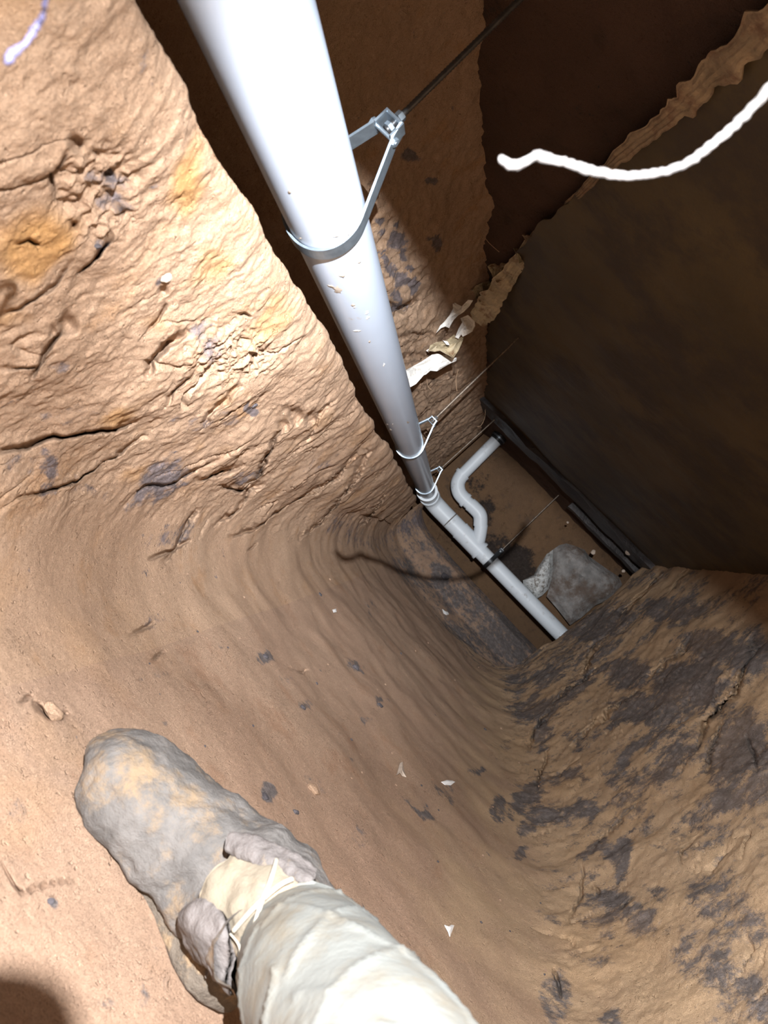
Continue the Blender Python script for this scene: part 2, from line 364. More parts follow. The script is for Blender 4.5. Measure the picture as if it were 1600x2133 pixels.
LM = sstep(cum[6], cum[6]+4, U)                               # everything on the near side of the ledge rim
for pts, w, dp, lip in [
    ([(230, 492), (205, 530), (173, 572)], 5, 26, 6), ([(28, 506), (55, 498), (77, 510)], 4, 20, 6),
    ([(145, 680), (115, 705), (84, 731), (60, 790)], 4, 22, 8), ([(495, 655), (505, 650), (520, 655)], 3, 12, 3),
    ([(394, 694), (350, 715), (323, 741), (300, 778)], 5, 28, 8), ([(497, 797), (470, 825), (440, 850), (413, 890)], 4, 18, 5),
    ([(0, 944), (67, 932), (112, 912), (242, 893), (281, 873)], 5, 30, 14),
    ([(22, 1033), (84, 1022), (140, 1008), (169, 1000), (242, 946), (304, 910)], 4, 20, 9),
    ([(259, 1053), (300, 1010), (350, 1000), (394, 980), (467, 940)], 4, 18, 10),
    ([(405, 994), (450, 983), (500, 963)], 5, 26, 8),
    ([(460, 1010), (478, 1018), (506, 1019), (531, 997), (545, 960), (560, 920), (585, 880)], 5, 36, 9),
    ([(450, 1098), (495, 1059), (517, 1025), (551, 1008)], 4, 26, 7),
    ([(484, 1120), (517, 1104), (579, 1064), (647, 1025), (703, 997), (742, 949)], 4, 22, 7),
    ([(619, 1118), (664, 1087), (692, 1053), (731, 1008), (770, 941)], 4, 22, 6),
    ([(748, 1092), (776, 1064), (800, 1030)], 3, 16, 4), ([(315, 1165), (360, 1143), (394, 1081), (410, 1059)], 4, 24, 6),
    ([(337, 1171), (360, 1140), (394, 1126)], 4, 20, 4), ([(518, 1146), (535, 1132)], 3, 14, 3),
    ([(318, 1374), (335, 1360), (349, 1351)], 3, 14, 4), ([(281, 1318), (305, 1308), (322, 1300)], 4, 16, 5),
    ([(60, 1475), (90, 1503), (112, 1503), (131, 1490)], 7, 34, 12), ([(28, 1475), (40, 1462), (52, 1458)], 4, 16, 5),
    ([(0, 1800), (25, 1845), (40, 1862), (70, 1850), (110, 1838), (160, 1832)], 3, 18, 5),
    ([(605, 1392), (630, 1400), (645, 1392)], 3, 12, 3), ([(340, 840), (370, 800), (400, 770)], 4, 16, 5),
    ([(300, 700), (340, 660), (352, 640)], 3, 14, 4), ([(120, 300), (100, 360), (115, 420)], 5, 16, 5),
    ([(455, 880), (480, 850), (515, 820)], 3, 14, 5), ([(150, 540), (120, 600), (40, 640), (0, 650)], 5, 12, 8),
    ([(0, 770), (60, 760), (110, 730)], 4, 10, 6), ([(640, 920), (660, 870), (700, 830)], 3, 12, 3)]:
    crack(pts, w, dp, lip, msk=LM)
for h in [(145, 286, 15, 40), (155, 474, 9, 26), (255, 445, 10, 26), (145, 680, 18, 36), (345, 610, 10, 28), (120, 345, 9, 20), (238, 372, 9, 20),
          (586, 880, 12, 30), (612, 862, 16, 40), (645, 868, 14, 34), (195, 310, 6, 14), (548, 726, 9, 20), (528, 738, 8, 18), (490, 1010, 12, 30), (310, 1558, 5, 14), (112, 690, 9, 20)]:
    hole(*h, msk=LM)
# crumbly pocket high on the bank
m = local([(195, 385)], 220) & (LM > .3); q = np.hypot((X[m]-200)/105, (Y[m]-395)/120); g = 1-sstep(.5, 1.2, q)
D[m] += g*MPP[m]*(26*(ridge(P0[m], 45, 3)-.75)+20*fbm(P0[m], 60, 2)-10)
m = local([(470, 760)], 220) & (LM > .3); q = np.hypot((X[m]-470)/120, (Y[m]-730)/70); g = 1-sstep(.4, 1.2, q)
D[m] += g*MPP[m]*(14*(ridge(P0[m], 45, 3)-.75)+12*fbm(P0[m], 70, 2))
for pts, w, dp, lip in [
    ([(1587, 1353), (1559, 1394), (1531, 1445), (1494, 1482), (1471, 1500), (1455, 1551)], 5, 42, 14),
    ([(1504, 1509), (1485, 1555), (1471, 1606)], 4, 20, 6), ([(1563, 1330), (1568, 1362), (1587, 1353)], 4, 24, 6),
    ([(1241, 1348), (1227, 1376), (1216, 1403)], 5, 28, 8), ([(1213, 1290), (1235, 1262), (1262, 1245)], 4, 18, 6),
    ([(1375, 1191), (1355, 1222), (1342, 1238), (1310, 1270), (1290, 1278)], 5, 26, 12),
    ([(1430, 1190), (1415, 1215), (1400, 1235)], 4, 16, 6), ([(1453, 1740), (1421, 1772), (1421, 1795)], 3, 14, 5),
    ([(1231, 1838), (1245, 1860)], 3, 14, 4), ([(1322, 1867), (1307, 1878), (1292, 1892)], 3, 20, 5),
    ([(1151, 2021), (1160, 2045), (1167, 2072)], 3, 16, 4), ([(1554, 1532), (1570, 1570), (1582, 1606)], 3, 16, 5),
    ([(1150, 1475), (1180, 1440), (1215, 1420), (1240, 1395)], 4, 14, 8), ([(1100, 1560), (1120, 1520), (1150, 1480)], 3, 14, 6),
    ([(1120, 1650), (1125, 1610), (1145, 1560)], 3, 12, 6), ([(1345, 1410), (1380, 1385), (1420, 1360), (1440, 1330)], 4, 14, 7),
    ([(1250, 1760), (1290, 1715), (1330, 1680)], 3, 12, 6), ([(1180, 1920), (1210, 1860), (1215, 1810)], 3, 10, 6),
    ([(1190, 1560), (1230, 1520), (1290, 1470), (1330, 1440)], 3, 12, 7), ([(1230, 1780), (1258, 1745), (1300, 1700)], 4, 12, 8)]:
    crack(pts, w, dp, lip, lw=34)
z4 = lambda x, y: (900+x/2.17, 1150+y/2.17)
for x, y, rx, ry, a_, s_ in [(880, 540, 95, 75, 0, .95), (1170, 600, 165, 120, 0, .95), (950, 720, 90, 62, 0, .9), (1100, 260, 170, 60, -5, .8), (1390, 900, 120, 170, 20, 1), (1330, 1120, 62, 55, 0, 1),
        (850, 1380, 50, 85, 10, .9), (730, 1350, 60, 35, -30, .8), (660, 1010, 55, 32, 0, .8), (500, 820, 34, 62, 25, .85), (430, 1120, 90, 46, -40, .85), (700, 1160, 60, 40, -30, .85),
        (300, 1170, 34, 60, 10, .75), (800, 1540, 70, 40, 10, .8), (910, 1650, 110, 70, 20, .75), (1290, 1560, 150, 120, 0, .62), (1260, 1850, 190, 130, 30, .6), (1420, 2000, 150, 120, 0, .6),
        (565, 2030, 60, 110, 10, .7), (750, 330, 180, 80, -15, .8), (1300, 440, 170, 70, 10, .85), (1450, 470, 110, 110, 0, .85), (600, 480, 120, 70, -35, .6), (620, 640, 90, 50, -35, .6),
        (850, 1010, 90, 60, 0, .6), (1060, 860, 140, 60, 0, .65), (1100, 960, 70, 60, 0, .5), (960, 1220, 90, 60, -30, .5), (1190, 1210, 70, 30, 0, .6), (450, 1220, 60, 30, -30, .7),
        (400, 1370, 40, 18, -30, .7), (1450, 1240, 60, 40, 0, .5), (200, 990, 40, 14, 0, .7), (60, 1100, 60, 30, 40, .6), (1020, 1540, 90, 30, 20, .6), (820, 2100, 50, 50, 0, .6), (720, 1620, 80, 50, 60, .55),
        (560, 560, 50, 30, -40, .7), (480, 700, 70, 26, -40, .7), (400, 640, 60, 20, -40, .6), (660, 860, 60, 34, 0, .6), (340, 880, 40, 30, 0, .5), (1420, 1700, 110, 80, 0, .6)]:
    px, py = z4(x, y); blot(px, py, rx/1.65, ry/1.65, a_, min(1, s_*1.12))
z6 = lambda x, y: (x/1.778, 800+y/1.778)
for x, y, rx, ry, a_, s_ in [(560, 370, 130, 42, -48, .9), (640, 350, 70, 30, -45, .8), (330, 395, 60, 26, 10, .5), (80, 300, 110, 40, 0, .55), (160, 300, 28, 70, 0, .65), (250, 115, 120, 30, -15, .5),
        (850, 120, 60, 50, 0, .6), (690, 130, 90, 34, 0, .5), (640, 560, 110, 40, -20, .6), (900, 345, 60, 24, -10, .75), (570, 890, 50, 26, -20, .5), (985, 1005, 28, 22, 40, .8), (1125, 1195, 22, 20, 0, .8),
        (1405, 1185, 14, 22, 0, .8), (1320, 1045, 36, 26, 20, .7), (1245, 515, 44, 22, -30, .6), (1060, 1100, 60, 22, 0, .45), (620, 1240, 18, 12, 0, .6), (1350, 1250, 24, 18, 0, .6), (940, 85, 18, 20, 0, 1),
        (1380, 590, 120, 26, 0, .5), (1560, 600, 60, 60, 0, .6), (280, 335, 34, 30, 0, .5), (160, 390, 60, 26, 0, .5), (1200, 310, 90, 30, -30, .45), (1380, 830, 26, 50, 0, .5), (1310, 1400, 20, 20, 0, .6)]:
    px, py = z6(x, y); blot(px, py, rx/1.55, ry/1.55, a_, s_)
for x, y, rx, ry, a_, s_ in [(215, 370, 60, 26, 20, .6), (235, 430, 50, 22, 0, .6), (205, 515, 22, 16, 0, .8), (420, 700, 60, 30, 30, .6), (440, 735, 26, 26, 0, .6), (120, 755, 24, 16, 0, .6), (330, 590, 12, 12, 0, .6),
        (555, 1660, 22, 16, 20, 1), (600, 1740, 12, 26, 0, .7), (655, 1645, 40, 26, 20, .5), (880, 1685, 44, 9, 45, .9), (105, 1878, 12, 14, 0, .8), (300, 2080, 16, 30, 0, .6), (215, 2090, 26, 18, 0, .5),
        (920, 1200, 26, 36, 20, .95), (900, 1210, 24, 16, 0, .8), (1000, 1250, 70, 60, 0, .7), (1060, 1330, 90, 70, 40, .9), (850, 1160, 60, 30, 0, .5), (730, 1110, 40, 40, 30, .5), (745, 1745, 30, 30, 0, .45),
        (1000, 1340, 60, 50, 0, .6), (960, 1150, 60, 60, 0, .6), (330, 1395, 60, 12, -20, .4), (330, 1980, 26, 20, 0, .4), (20, 1690, 40, 40, 0, .4), (350, 1730, 20, 20, 0, .4)]:
    blot(x, y, rx, ry, a_, s_)
# dark chips bedded in the wall behind the pipe
for x, y, r in [(822, 505, 22), (812, 556, 16), (785, 480, 10), (790, 520, 9), (835, 585, 16), (850, 560, 10), (800, 540, 8), (845, 530, 9), (790, 455, 12), (806, 500, 10), (825, 470, 8), (816, 575, 10), (860, 590, 14),
                (820, 610, 12), (830, 635, 20), (850, 330, 14), (905, 500, 16), (900, 380, 10)]:
    blot(x, y, r*1.15, r*.9, 0, 1.1)
stain_shade = np.maximum(stain_shade, 1.0*sstep(3.9, 4.8, P0[..., 1])*floorm*(.6+.6*fbm(P0, 4, 2)))  # far floor under the cross pipe: shade put into the clay colour
hole(825, 640, 14, 24); hole(845, 632, 12, 24); crack([(790, 735), (830, 700), (870, 690), (905, 700)], 4, 16, 4); crack([(800, 765), (850, 745), (890, 740)], 4, 14, 4)
crack([(845, 815), (880, 790), (925, 770), (950, 770)], 13, 40, 0); crack([(800, 630), (835, 645), (870, 620)], 6, 26, 4)
ochre = .55*sstep(.15, .5, fbm(P0, 7, 3, off=90))*(.25+.75*sstep(1.6, .7, P0[..., 1]))*(bank+.2)*(1-np.clip(stain_shade, 0, 1))
ochre += .10*sstep(.0, .5, fbm(P0, 3, 2, off=60))*rightm
sand = .92*sstep(cum[12]+10, cum[14]+10, U+110*fbm(P0, 5, 4, off=33))
RD = P0/np.linalg.norm(P0, axis=2, keepdims=True); P1 = P0+NN*D[..., None]+RD*np.minimum(DC, .16)[..., None]
def region(name, u0, u1, mat, i0=0, i1=None):
    i1 = NY if i1 is None else i1
    S = P1[i0:i1, u0:u1+1]; n, k = S.shape[:2]
    return tag(mesh_obj(name, S.reshape(-1, 3), grid_faces(n, k), mat, attrs={'stain': stain_shade[i0:i1, u0:u1+1], 'ochre': np.clip(ochre[i0:i1, u0:u1+1], 0, .7), 'sand': sand[i0:i1, u0:u1+1]}), kind='structure')
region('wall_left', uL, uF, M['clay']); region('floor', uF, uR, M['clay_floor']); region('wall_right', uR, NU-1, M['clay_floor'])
PXD = project(P1)
def surf(px, py, lo=uL, hi=NU):                              # point of the dug surface seen at px, py, with its normal
    X_, Y_ = PXD[0][:, lo:hi, 0], PXD[0][:, lo:hi, 1]; d = (X_-px)**2+(Y_-py)**2+np.where(PXD[1][:, lo:hi] < .2, 1e9, 0)
    cand = d < max(d.min()*1.5, 16); dd = np.where(cand, PXD[1][:, lo:hi], 1e9); i, j = np.unravel_index(np.argmin(dd), dd.shape)
    return P1[i, j+lo].astype(float), NN[i, j+lo].astype(float)

def sheet(name, x0, x1, n, y0, y1, m_, fn, mat, nrm_axis, stainfn=None):
    a = np.linspace(x0, x1, n); b = np.linspace(y0, y1, m_); A, B = np.meshgrid(a, b, indexing='ij'); P = fn(A, B)
    s = stainfn(P) if stainfn else np.zeros(A.shape)
    return tag(mesh_obj(name, P.reshape(-1, 3), grid_faces(n, m_), mat, attrs={'stain': s, 'ochre': np.zeros(A.shape)}), kind='structure')
def far_fn(A, B):
    P = np.stack([A, 5.66+0*A, B], -1)
    P[..., 1] -= .05*fbm(P, 2.2, 4)+.012*fbm(P, 14, 3)-.55*sstep(.19, .14, B)
    return P
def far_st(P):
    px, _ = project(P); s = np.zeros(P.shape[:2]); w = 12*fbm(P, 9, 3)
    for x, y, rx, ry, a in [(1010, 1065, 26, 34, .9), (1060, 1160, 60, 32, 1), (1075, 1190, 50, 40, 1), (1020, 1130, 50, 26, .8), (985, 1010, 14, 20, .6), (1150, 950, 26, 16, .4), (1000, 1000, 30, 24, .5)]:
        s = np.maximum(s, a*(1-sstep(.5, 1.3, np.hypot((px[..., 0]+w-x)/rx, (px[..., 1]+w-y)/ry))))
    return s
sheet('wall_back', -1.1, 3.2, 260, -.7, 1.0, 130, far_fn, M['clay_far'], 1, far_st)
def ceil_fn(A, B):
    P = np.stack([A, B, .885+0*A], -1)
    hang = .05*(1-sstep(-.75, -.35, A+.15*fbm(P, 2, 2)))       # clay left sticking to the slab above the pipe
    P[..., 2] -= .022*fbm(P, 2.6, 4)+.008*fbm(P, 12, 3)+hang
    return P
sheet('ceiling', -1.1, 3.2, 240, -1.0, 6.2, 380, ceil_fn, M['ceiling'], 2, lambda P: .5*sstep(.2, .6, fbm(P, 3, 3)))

# boards at the far end of the soffit
def block(name, c, size, mat, parent=None, rot=0.0, amp=.006, sub=(14, 3, 3), taper=None, seed=0):
    """a box with worn, uneven faces"""
    V = []; Fc = []; nx, ny, nz = sub; idx = {}
    def vid(i, j, k):
        if (i, j, k) not in idx:
            idx[(i, j, k)] = len(V); V.append(((i/nx-.5)*size[0], (j/ny-.5)*size[1], (k/nz-.5)*size[2]))
        return idx[(i, j, k)]
    for i in range(nx):
        for j in range(ny):
            Fc.append((vid(i, j, 0), vid(i, j+1, 0), vid(i+1, j+1, 0), vid(i+1, j, 0))); Fc.append((vid(i, j, nz), vid(i+1, j, nz), vid(i+1, j+1, nz), vid(i, j+1, nz)))
    for i in range(nx):
        for k in range(nz):
            Fc.append((vid(i, 0, k), vid(i+1, 0, k), vid(i+1, 0, k+1), vid(i, 0, k+1))); Fc.append((vid(i, ny, k), vid(i, ny, k+1), vid(i+1, ny, k+1), vid(i+1, ny, k)))
    for j in range(ny):
        for k in range(nz):
            Fc.append((vid(0, j, k), vid(0, j, k+1), vid(0, j+1, k+1), vid(0, j+1, k))); Fc.append((vid(nx, j, k), vid(nx, j+1, k), vid(nx, j+1, k+1), vid(nx, j, k+1)))
    V = np.array(V); n = np.stack([fbm(V+seed+q*9, 1.6/max(min(size), .05)*.25, 3) for q in range(3)], -1); V = V+amp*n*2
    c_, s_ = math.cos(rot), math.sin(rot); V = np.stack([V[:, 0]*c_-V[:, 1]*s_, V[:, 0]*s_+V[:, 1]*c_, V[:, 2]], -1)+np.array(c)
    return mesh_obj(name, V, Fc, mat, parent, smooth=False)
tag(block('soffit_beam', (.75, 4.56, .86), (3.6, .22, .10), M['beam'], amp=.012, sub=(60, 5, 3)), 'dark reddish beam across the far end of the tunnel soffit', 'beam', kind='structure')
tag(block('trim_1', (1.25, 5.02, .845), (2.0, .10, .06), M['beam'], amp=.006, sub=(40, 2, 2)), kind='structure')

# ------------------------------------------------------------------ drain pipe
R4 = .0572
dp = empty('drain_pipe', (-.483, 5.13, .218), 'white plastic drain pipe hung along the clay ledge, turning right at its far end', 'pipe')
def part(name, VF, mat, smooth=True, parent=None, flat=False):
    parent = parent or dp; V, Fc = VF
    loc = np.array(parent.matrix_basis.translation) if parent.parent is None else np.array(parent.parent.location)
    return mesh_obj(name, np.asarray(V)-loc, Fc, mat, parent, smooth and not flat)
def pipe_path(a, b, n=24): return np.linspace(np.array(a, float), np.array(b, float), n)
def autosmooth(o, deg=35):
    me = o.data; sharp = me.attributes.get('sharp_edge') or me.attributes.new('sharp_edge', 'BOOLEAN', 'EDGE')
    import bmesh
    bm = bmesh.new(); bm.from_mesh(me)
    vals = [len(e.link_faces) == 2 and e.calc_face_angle(0) > math.radians(deg) for e in bm.edges]; bm.free()
    sharp.data.foreach_set('value', vals); return o
autosmooth(part('main_pipe', sweep(pipe_path((-.483, -.6, .218), (-.483, 5.13, .218), 60), R4, 64), M['pvc']))
e0 = np.array((-.483, 5.13, .218)); fr0 = np.array((-.40, 5.335, .204)); fr1 = np.array((2.6, 5.44, .20)); fd = nrm(fr1-fr0)
def fp(px_right):                                            # a point of the far run, by its x
    return fr0+fd*((px_right-fr0[0])/fd[0])
autosmooth(part('far_pipe', sweep(pipe_path(fp(-.1), fr1, 30), R4*.98, 48), M['pvc_far']))
ring = lambda p, d, r, w, n=48: sweep([p-d*w/2-d*.0001, p-d*w/2, p+d*w/2, p+d*w/2+d*.0001], [r-.004, r, r, r-.004], n)
Yd = np.array((0, 1.0, 0))
autosmooth(part('elbow', join([sweep(catmull([(-.483, 5.02, .218), (-.483, 5.10, .218), (-.478, 5.20, .217), (-.455, 5.275, .212), (-.405, 5.325, .206), tuple(fp(-.33))], 8), R4+.009, 48)]), M['pvc_far']))
autosmooth(part('hub_ring', ring(np.array((-.483, 5.02, .218)), Yd, R4+.016, .022), M['pvc_far']))
autosmooth(part('hub_ring', ring(np.array((-.462, 5.255, .214)), nrm((.35, .9, 0)), R4+.016, .03), M['pvc_far']))
autosmooth(part('coupling', sweep(pipe_path(fp(-.36), fp(-.13), 8), R4+.008, 48), M['pvc_far']))
autosmooth(part('seam_ring', ring(fp(-.245), fd, R4+.0095, .008), M['concrete']))
wy = sweep(catmull([fp(-.14), fp(-.135), fp(-.02), fp(.055), fp(.06)], 4), R4+.012, 48)
b1 = at(996, 1128, 5.33); b2 = at(1003, 1092, 5.31); b3 = at(997, 1070, 5.30)
wyb = sweep(catmull([fp(.0)+np.array((-.02, 0, 0)), b1, b2], 6), .047, 36)
autosmooth(part('wye_fitting', join([wy, wyb]), M['pvc_far']))
autosmooth(part('hub_ring', ring(fp(.06), fd, R4+.017, .018), M['pvc_far']))
autosmooth(part('hub_ring', ring(fp(-.14), fd, R4+.014, .012), M['pvc_far']))
c1, c2, c3, c4 = at(1001, 1095, 5.31), at(1000, 1073, 5.30), at(988, 1058, 5.30), at(970, 1042, 5.30)
c5, c6, c7 = at(957, 1026, 5.30), at(954, 1006, 5.30), at(963, 988, 5.30)
autosmooth(part('branch_elbow', sweep(catmull([c1, c2, c3, (c3+c4)/2], 8), .050, 32), M['pvc_far']))
autosmooth(part('branch_elbow', sweep(catmull([c4, c5, c6, c7], 8), .051, 32), M['pvc_far']))
autosmooth(part('branch_pipe', sweep([c3, c4], .044, 32), M['pvc_far']))
ctop = at(1034, 917, 5.29)
autosmooth(part('riser_pipe', sweep(pipe_path(at(960, 992, 5.3), ctop, 6), .044, 32), M['pvc_far']))
autosmooth(part('hub_ring', ring(c7, nrm(ctop-c7), .056, .022, 32), M['pvc_far']))
autosmooth(part('hub_ring', ring(c4, nrm(c4-c3), .056, .022, 32), M['pvc_far']))
upd = nrm(ctop-at(960, 992, 5.3))
rc = autosmooth(part('rubber_coupling', sweep([ctop-upd*.005, ctop+upd*.09], .054, 32), M['black_rubber'])); rc['label'] = 'black rubber coupling at the top of the riser'
autosmooth(part('band_clamp', ring(ctop+upd*.022, upd, .057, .012, 32), M['zinc'], parent=rc))
autosmooth(part('upper_stub', sweep([ctop+upd*.05, ctop+upd*.22], .046, 32), M['black_iron']))
# mud smears and scuffs on the near pipe, thin raised splashes
def on_pipe(y, px, py):
    r = ray(px, py); a = r[0]**2+r[2]**2; b = -2*(r[0]*-.483+r[2]*.218); c = .483**2+.218**2-(R4+.0004)**2; q = b*b-4*a*c
    if q < 0: return None
    return r*((-b-math.sqrt(q))/(2*a))
rnd = random.Random(3)
def splash(px, py, rx, ry, ang, mat, name='mud_splash'):
    pts = []; n = 14; c0 = on_pipe(0, px, py)
    if c0 is None: return
    for k in range(n):
        t = 2*math.pi*k/n; s = rnd.uniform(.35, 1.3); a, b = rx*math.cos(t)*s, ry*math.sin(t)*s; ca, sa = math.cos(ang), math.sin(ang)
        p = on_pipe(0, px+a*ca-b*sa, py+a*sa+b*ca)
        if p is None: return
        pts.append(p)
    ax = np.array((-.483, 0, .218)); out = lambda p, h: p+nrm((p-ax)*np.array((1, 0, 1)))*h
    V = [out(c0, .0007)]+[out(p*.6+c0*.4, .0006) for p in pts]+[out(p, -.0002) for p in pts]
    Fc = [(0, 1+k, 1+(k+1) % n) for k in range(n)]+[(1+k, 1+n+k, 1+n+(k+1) % n, 1+(k+1) % n) for k in range(n)]
    part(name, (np.array(V), Fc), mat)
for px, py, rx, ry, a in [(702, 604, 14, 7, .5), (748, 546, 5, 3, 0), (697, 300, 4, 7, .3), (604, 400, 4, 4, 0), (700, 492, 8, 2, -.1), (728, 487, 6, 3, -.9), (712, 575, 10, 4, .3),
                          (736, 636, 5, 3, .2), (662, 592, 12, 2, .2), (690, 596, 9, 2, .3), (770, 712, 3, 3, 0), (850, 880, 3, 3, 0), (625, 497, 4, 2, 0)]:
    splash(px, py, rx, ry, a, M['splash'])
for px, py, rx, ry, a in [(765, 652, 5, 3, -.9), (766, 662, 5, 3, -.7), (744, 689, 9, 1.5, 0), (806, 884, 3, 2, 0), (813, 895, 3, 2.5, 0), (818, 884, 2, 2, 0), (690, 670, 4, 2, 0), (738, 640, 4, 2, .4), (800, 760, 2, 5, .3)]:
    splash(px, py, rx, ry, a, M['flake'], 'scuff')

# ------------------------------------------------------------------ pipe hangers
def band(path, wdir, width, thick):
    """flat strap: closed loop path, width along wdir"""
    P = np.asarray(path, float); n = len(P); T = np.roll(P, -1, 0)-np.roll(P, 1, 0); T /= np.linalg.norm(T, axis=1, keepdims=True)
    wdir = nrm(wdir); Nn = np.cross(T, wdir); V = []
    for s, t in ((-1, -1), (1, -1), (1, 1), (-1, 1)): V.append(P+wdir*width/2*s+Nn*thick/2*t)
    V = np.stack(V, 1).reshape(-1, 3); Fc = [tuple(map(int, q)) for q in grid_faces(n, 4, True)]
    Fc += [((n-1)*4+j, (n-1)*4+(j+1) % 4, (j+1) % 4, j) for j in range(4)]
    return V, Fc
def hexa(p, d, r, h):
    d = nrm(d); return sweep([p-d*h/2, p+d*h/2], r, 6)
def hanger(loc, label, rz, tilt, rod_top, matS, matR, thick=.0035, width=.030, rod_r=.0048, h=.142, lean=(0, 0)):
    root = empty('pipe_hanger', loc, label, 'pipe hanger', 'clevis hangers along the drain pipe', rz)
    R = R4+.003; pts = []
    for t in np.linspace(math.radians(160), math.radians(380), 44): pts.append((R*math.cos(t), 0, R*math.sin(t)))
    pts += [(.0165, 0, h-.018), (.0135, 0, h), (-.0135, 0, h), (-.0165, 0, h-.018)]
    full = []
    for i in range(len(pts)):
        a, b = np.array(pts[i]), np.array(pts[(i+1) % len(pts)]); k = max(1, int(np.linalg.norm(b-a)/.012)); full += [a+(b-a)*q/k for q in range(k)]
    full = np.array(full); full[:, 1] = -np.tan(tilt)*(full[:, 2]-(-.03))
    o = mesh_obj('strap', *band(full, (0, 1, 0), width, thick), matS, root, False)
    ty = -math.tan(tilt)*(h+.03)
    yk = np.array([(-.0165, ty, h-.022), (-.0165, ty, h+.0025), (.0165, ty, h+.0025), (.0165, ty, h-.022), (.0135, ty, h-.022), (.0135, ty, h-.002), (-.0135, ty, h-.002), (-.0135, ty, h-.022)])
    V = np.concatenate([yk+np.array((0, -width*.42, 0)), yk+np.array((0, width*.42, 0))]); n = 8
    mesh_obj('yoke', V, [tuple(range(7, -1, -1)), tuple(range(8, 16))]+[(i, (i+1) % n, n+(i+1) % n, n+i) for i in range(n)], matS, root, False)
    bz = h-.020; bolt = mesh_obj('bolt', *join([sweep([(-.024, ty, bz), (.024, ty, bz)], .0030, 12), hexa(np.array((-.022, ty, bz)), (1, 0, 0), .0065, .005)]), matS, root, False)
    mesh_obj('bolt_nut', *hexa(np.array((.021, ty, bz)), (1, 0, 0), .0065, .005), matS, root, False)
    # threaded rod with real crests
    L = rod_top-(loc[2]+h-.016); k = int(L/.0025); k = min(k, 220); zz = np.linspace(h-.016, h-.016+L, k)
    rr = np.where(np.arange(k) % 2 == 0, rod_r, rod_r*.84); f = np.linspace(0, 1, k)
    pth = np.stack([lean[0]*f, ty+lean[1]*f, zz], -1)
    mesh_obj('threaded_rod', *sweep(pth, rr, 12), matR, root)
    mesh_obj('rod_nut', *hexa(np.array((lean[0]*.02, ty, h+.010)), (0, 0, 1), .0080, .008), matS, root, False)
    mesh_obj('rod_nut', *hexa(np.array((0, ty, h-.010)), (0, 0, 1), .0085, .006), matS, root, False)
    return root
hanger((-.483, 1.005, .218), 'large shiny clevis hanger nearest the camera, flat steel band under the white pipe', 0, math.radians(15), .93, M['zinc'], M['rod_zinc'])
hanger((-.483, 3.05, .218), 'thin bright hanger loop halfway down the white pipe, below the torn white sheet', 0, math.radians(8), .93, M['zinc'], M['rod'], thick=.0052)
hanger((-.483, 4.62, .218), 'thin bright hanger loop just before the far elbow of the white pipe', 0, math.radians(8), .93, M['zinc'], M['rod'], thick=.0058, lean=(.02, 0))
p4 = fp(.165)
hanger(tuple(p4), 'dark hanger ring on the cross run of pipe beside the concrete lump', math.radians(90), 0, .93, M['black_iron'], M['rod'], thick=.006, h=.12, rod_r=.005)

# ------------------------------------------------------------------ plastic under the slab, torn edge
def ragged_sheet():
    ny, nx = 150, 70; ln = [(-.02, .14), (-.235, 1.044), (-.345, 1.45), (-.50, 2.0), (-.577, 2.36), (-.62, 2.9), (-.66, 3.6), (-.70, 4.45)]
    yv = np.linspace(-.9, 4.45, ny); left = np.interp(yv, [p[1] for p in ln], [p[0] for p in ln]); left = np.where(yv < .14, -.02+.1*(.14-yv), left)
    V = np.zeros((ny, nx, 3)); t = np.linspace(0, 1, nx)**1.3
    rag = .03*fbm(np.stack([yv*0, yv, yv*0], -1), 9, 3)
    V[..., 0] = (left+rag)[:, None]*(1-t)+1.02*t; V[..., 1] = yv[:, None]; V[..., 2] = .838
    V[..., 2] += .010*fbm(V, 3, 3)+.0035*fbm(V*np.array((1, 3, 1)), 10, 3)
    top = V+np.array((0, 0, .004)); n = ny*nx; F1 = grid_faces(ny, nx); Fc = np.concatenate([F1, F1[:, ::-1]+n])
    return mesh_obj('vapour_barrier', np.concatenate([V.reshape(-1, 3), top.reshape(-1, 3)]), Fc, M['barrier'])
tag(ragged_sheet(), 'dark olive plastic sheet stretched under the slab, right of the torn pale edge', 'plastic sheet')
tm = empty('torn_sheet_edge', at(1075, 545, 2.38), 'crumpled pale torn strip hanging from the slab edge down to the pipe', 'torn sheet')
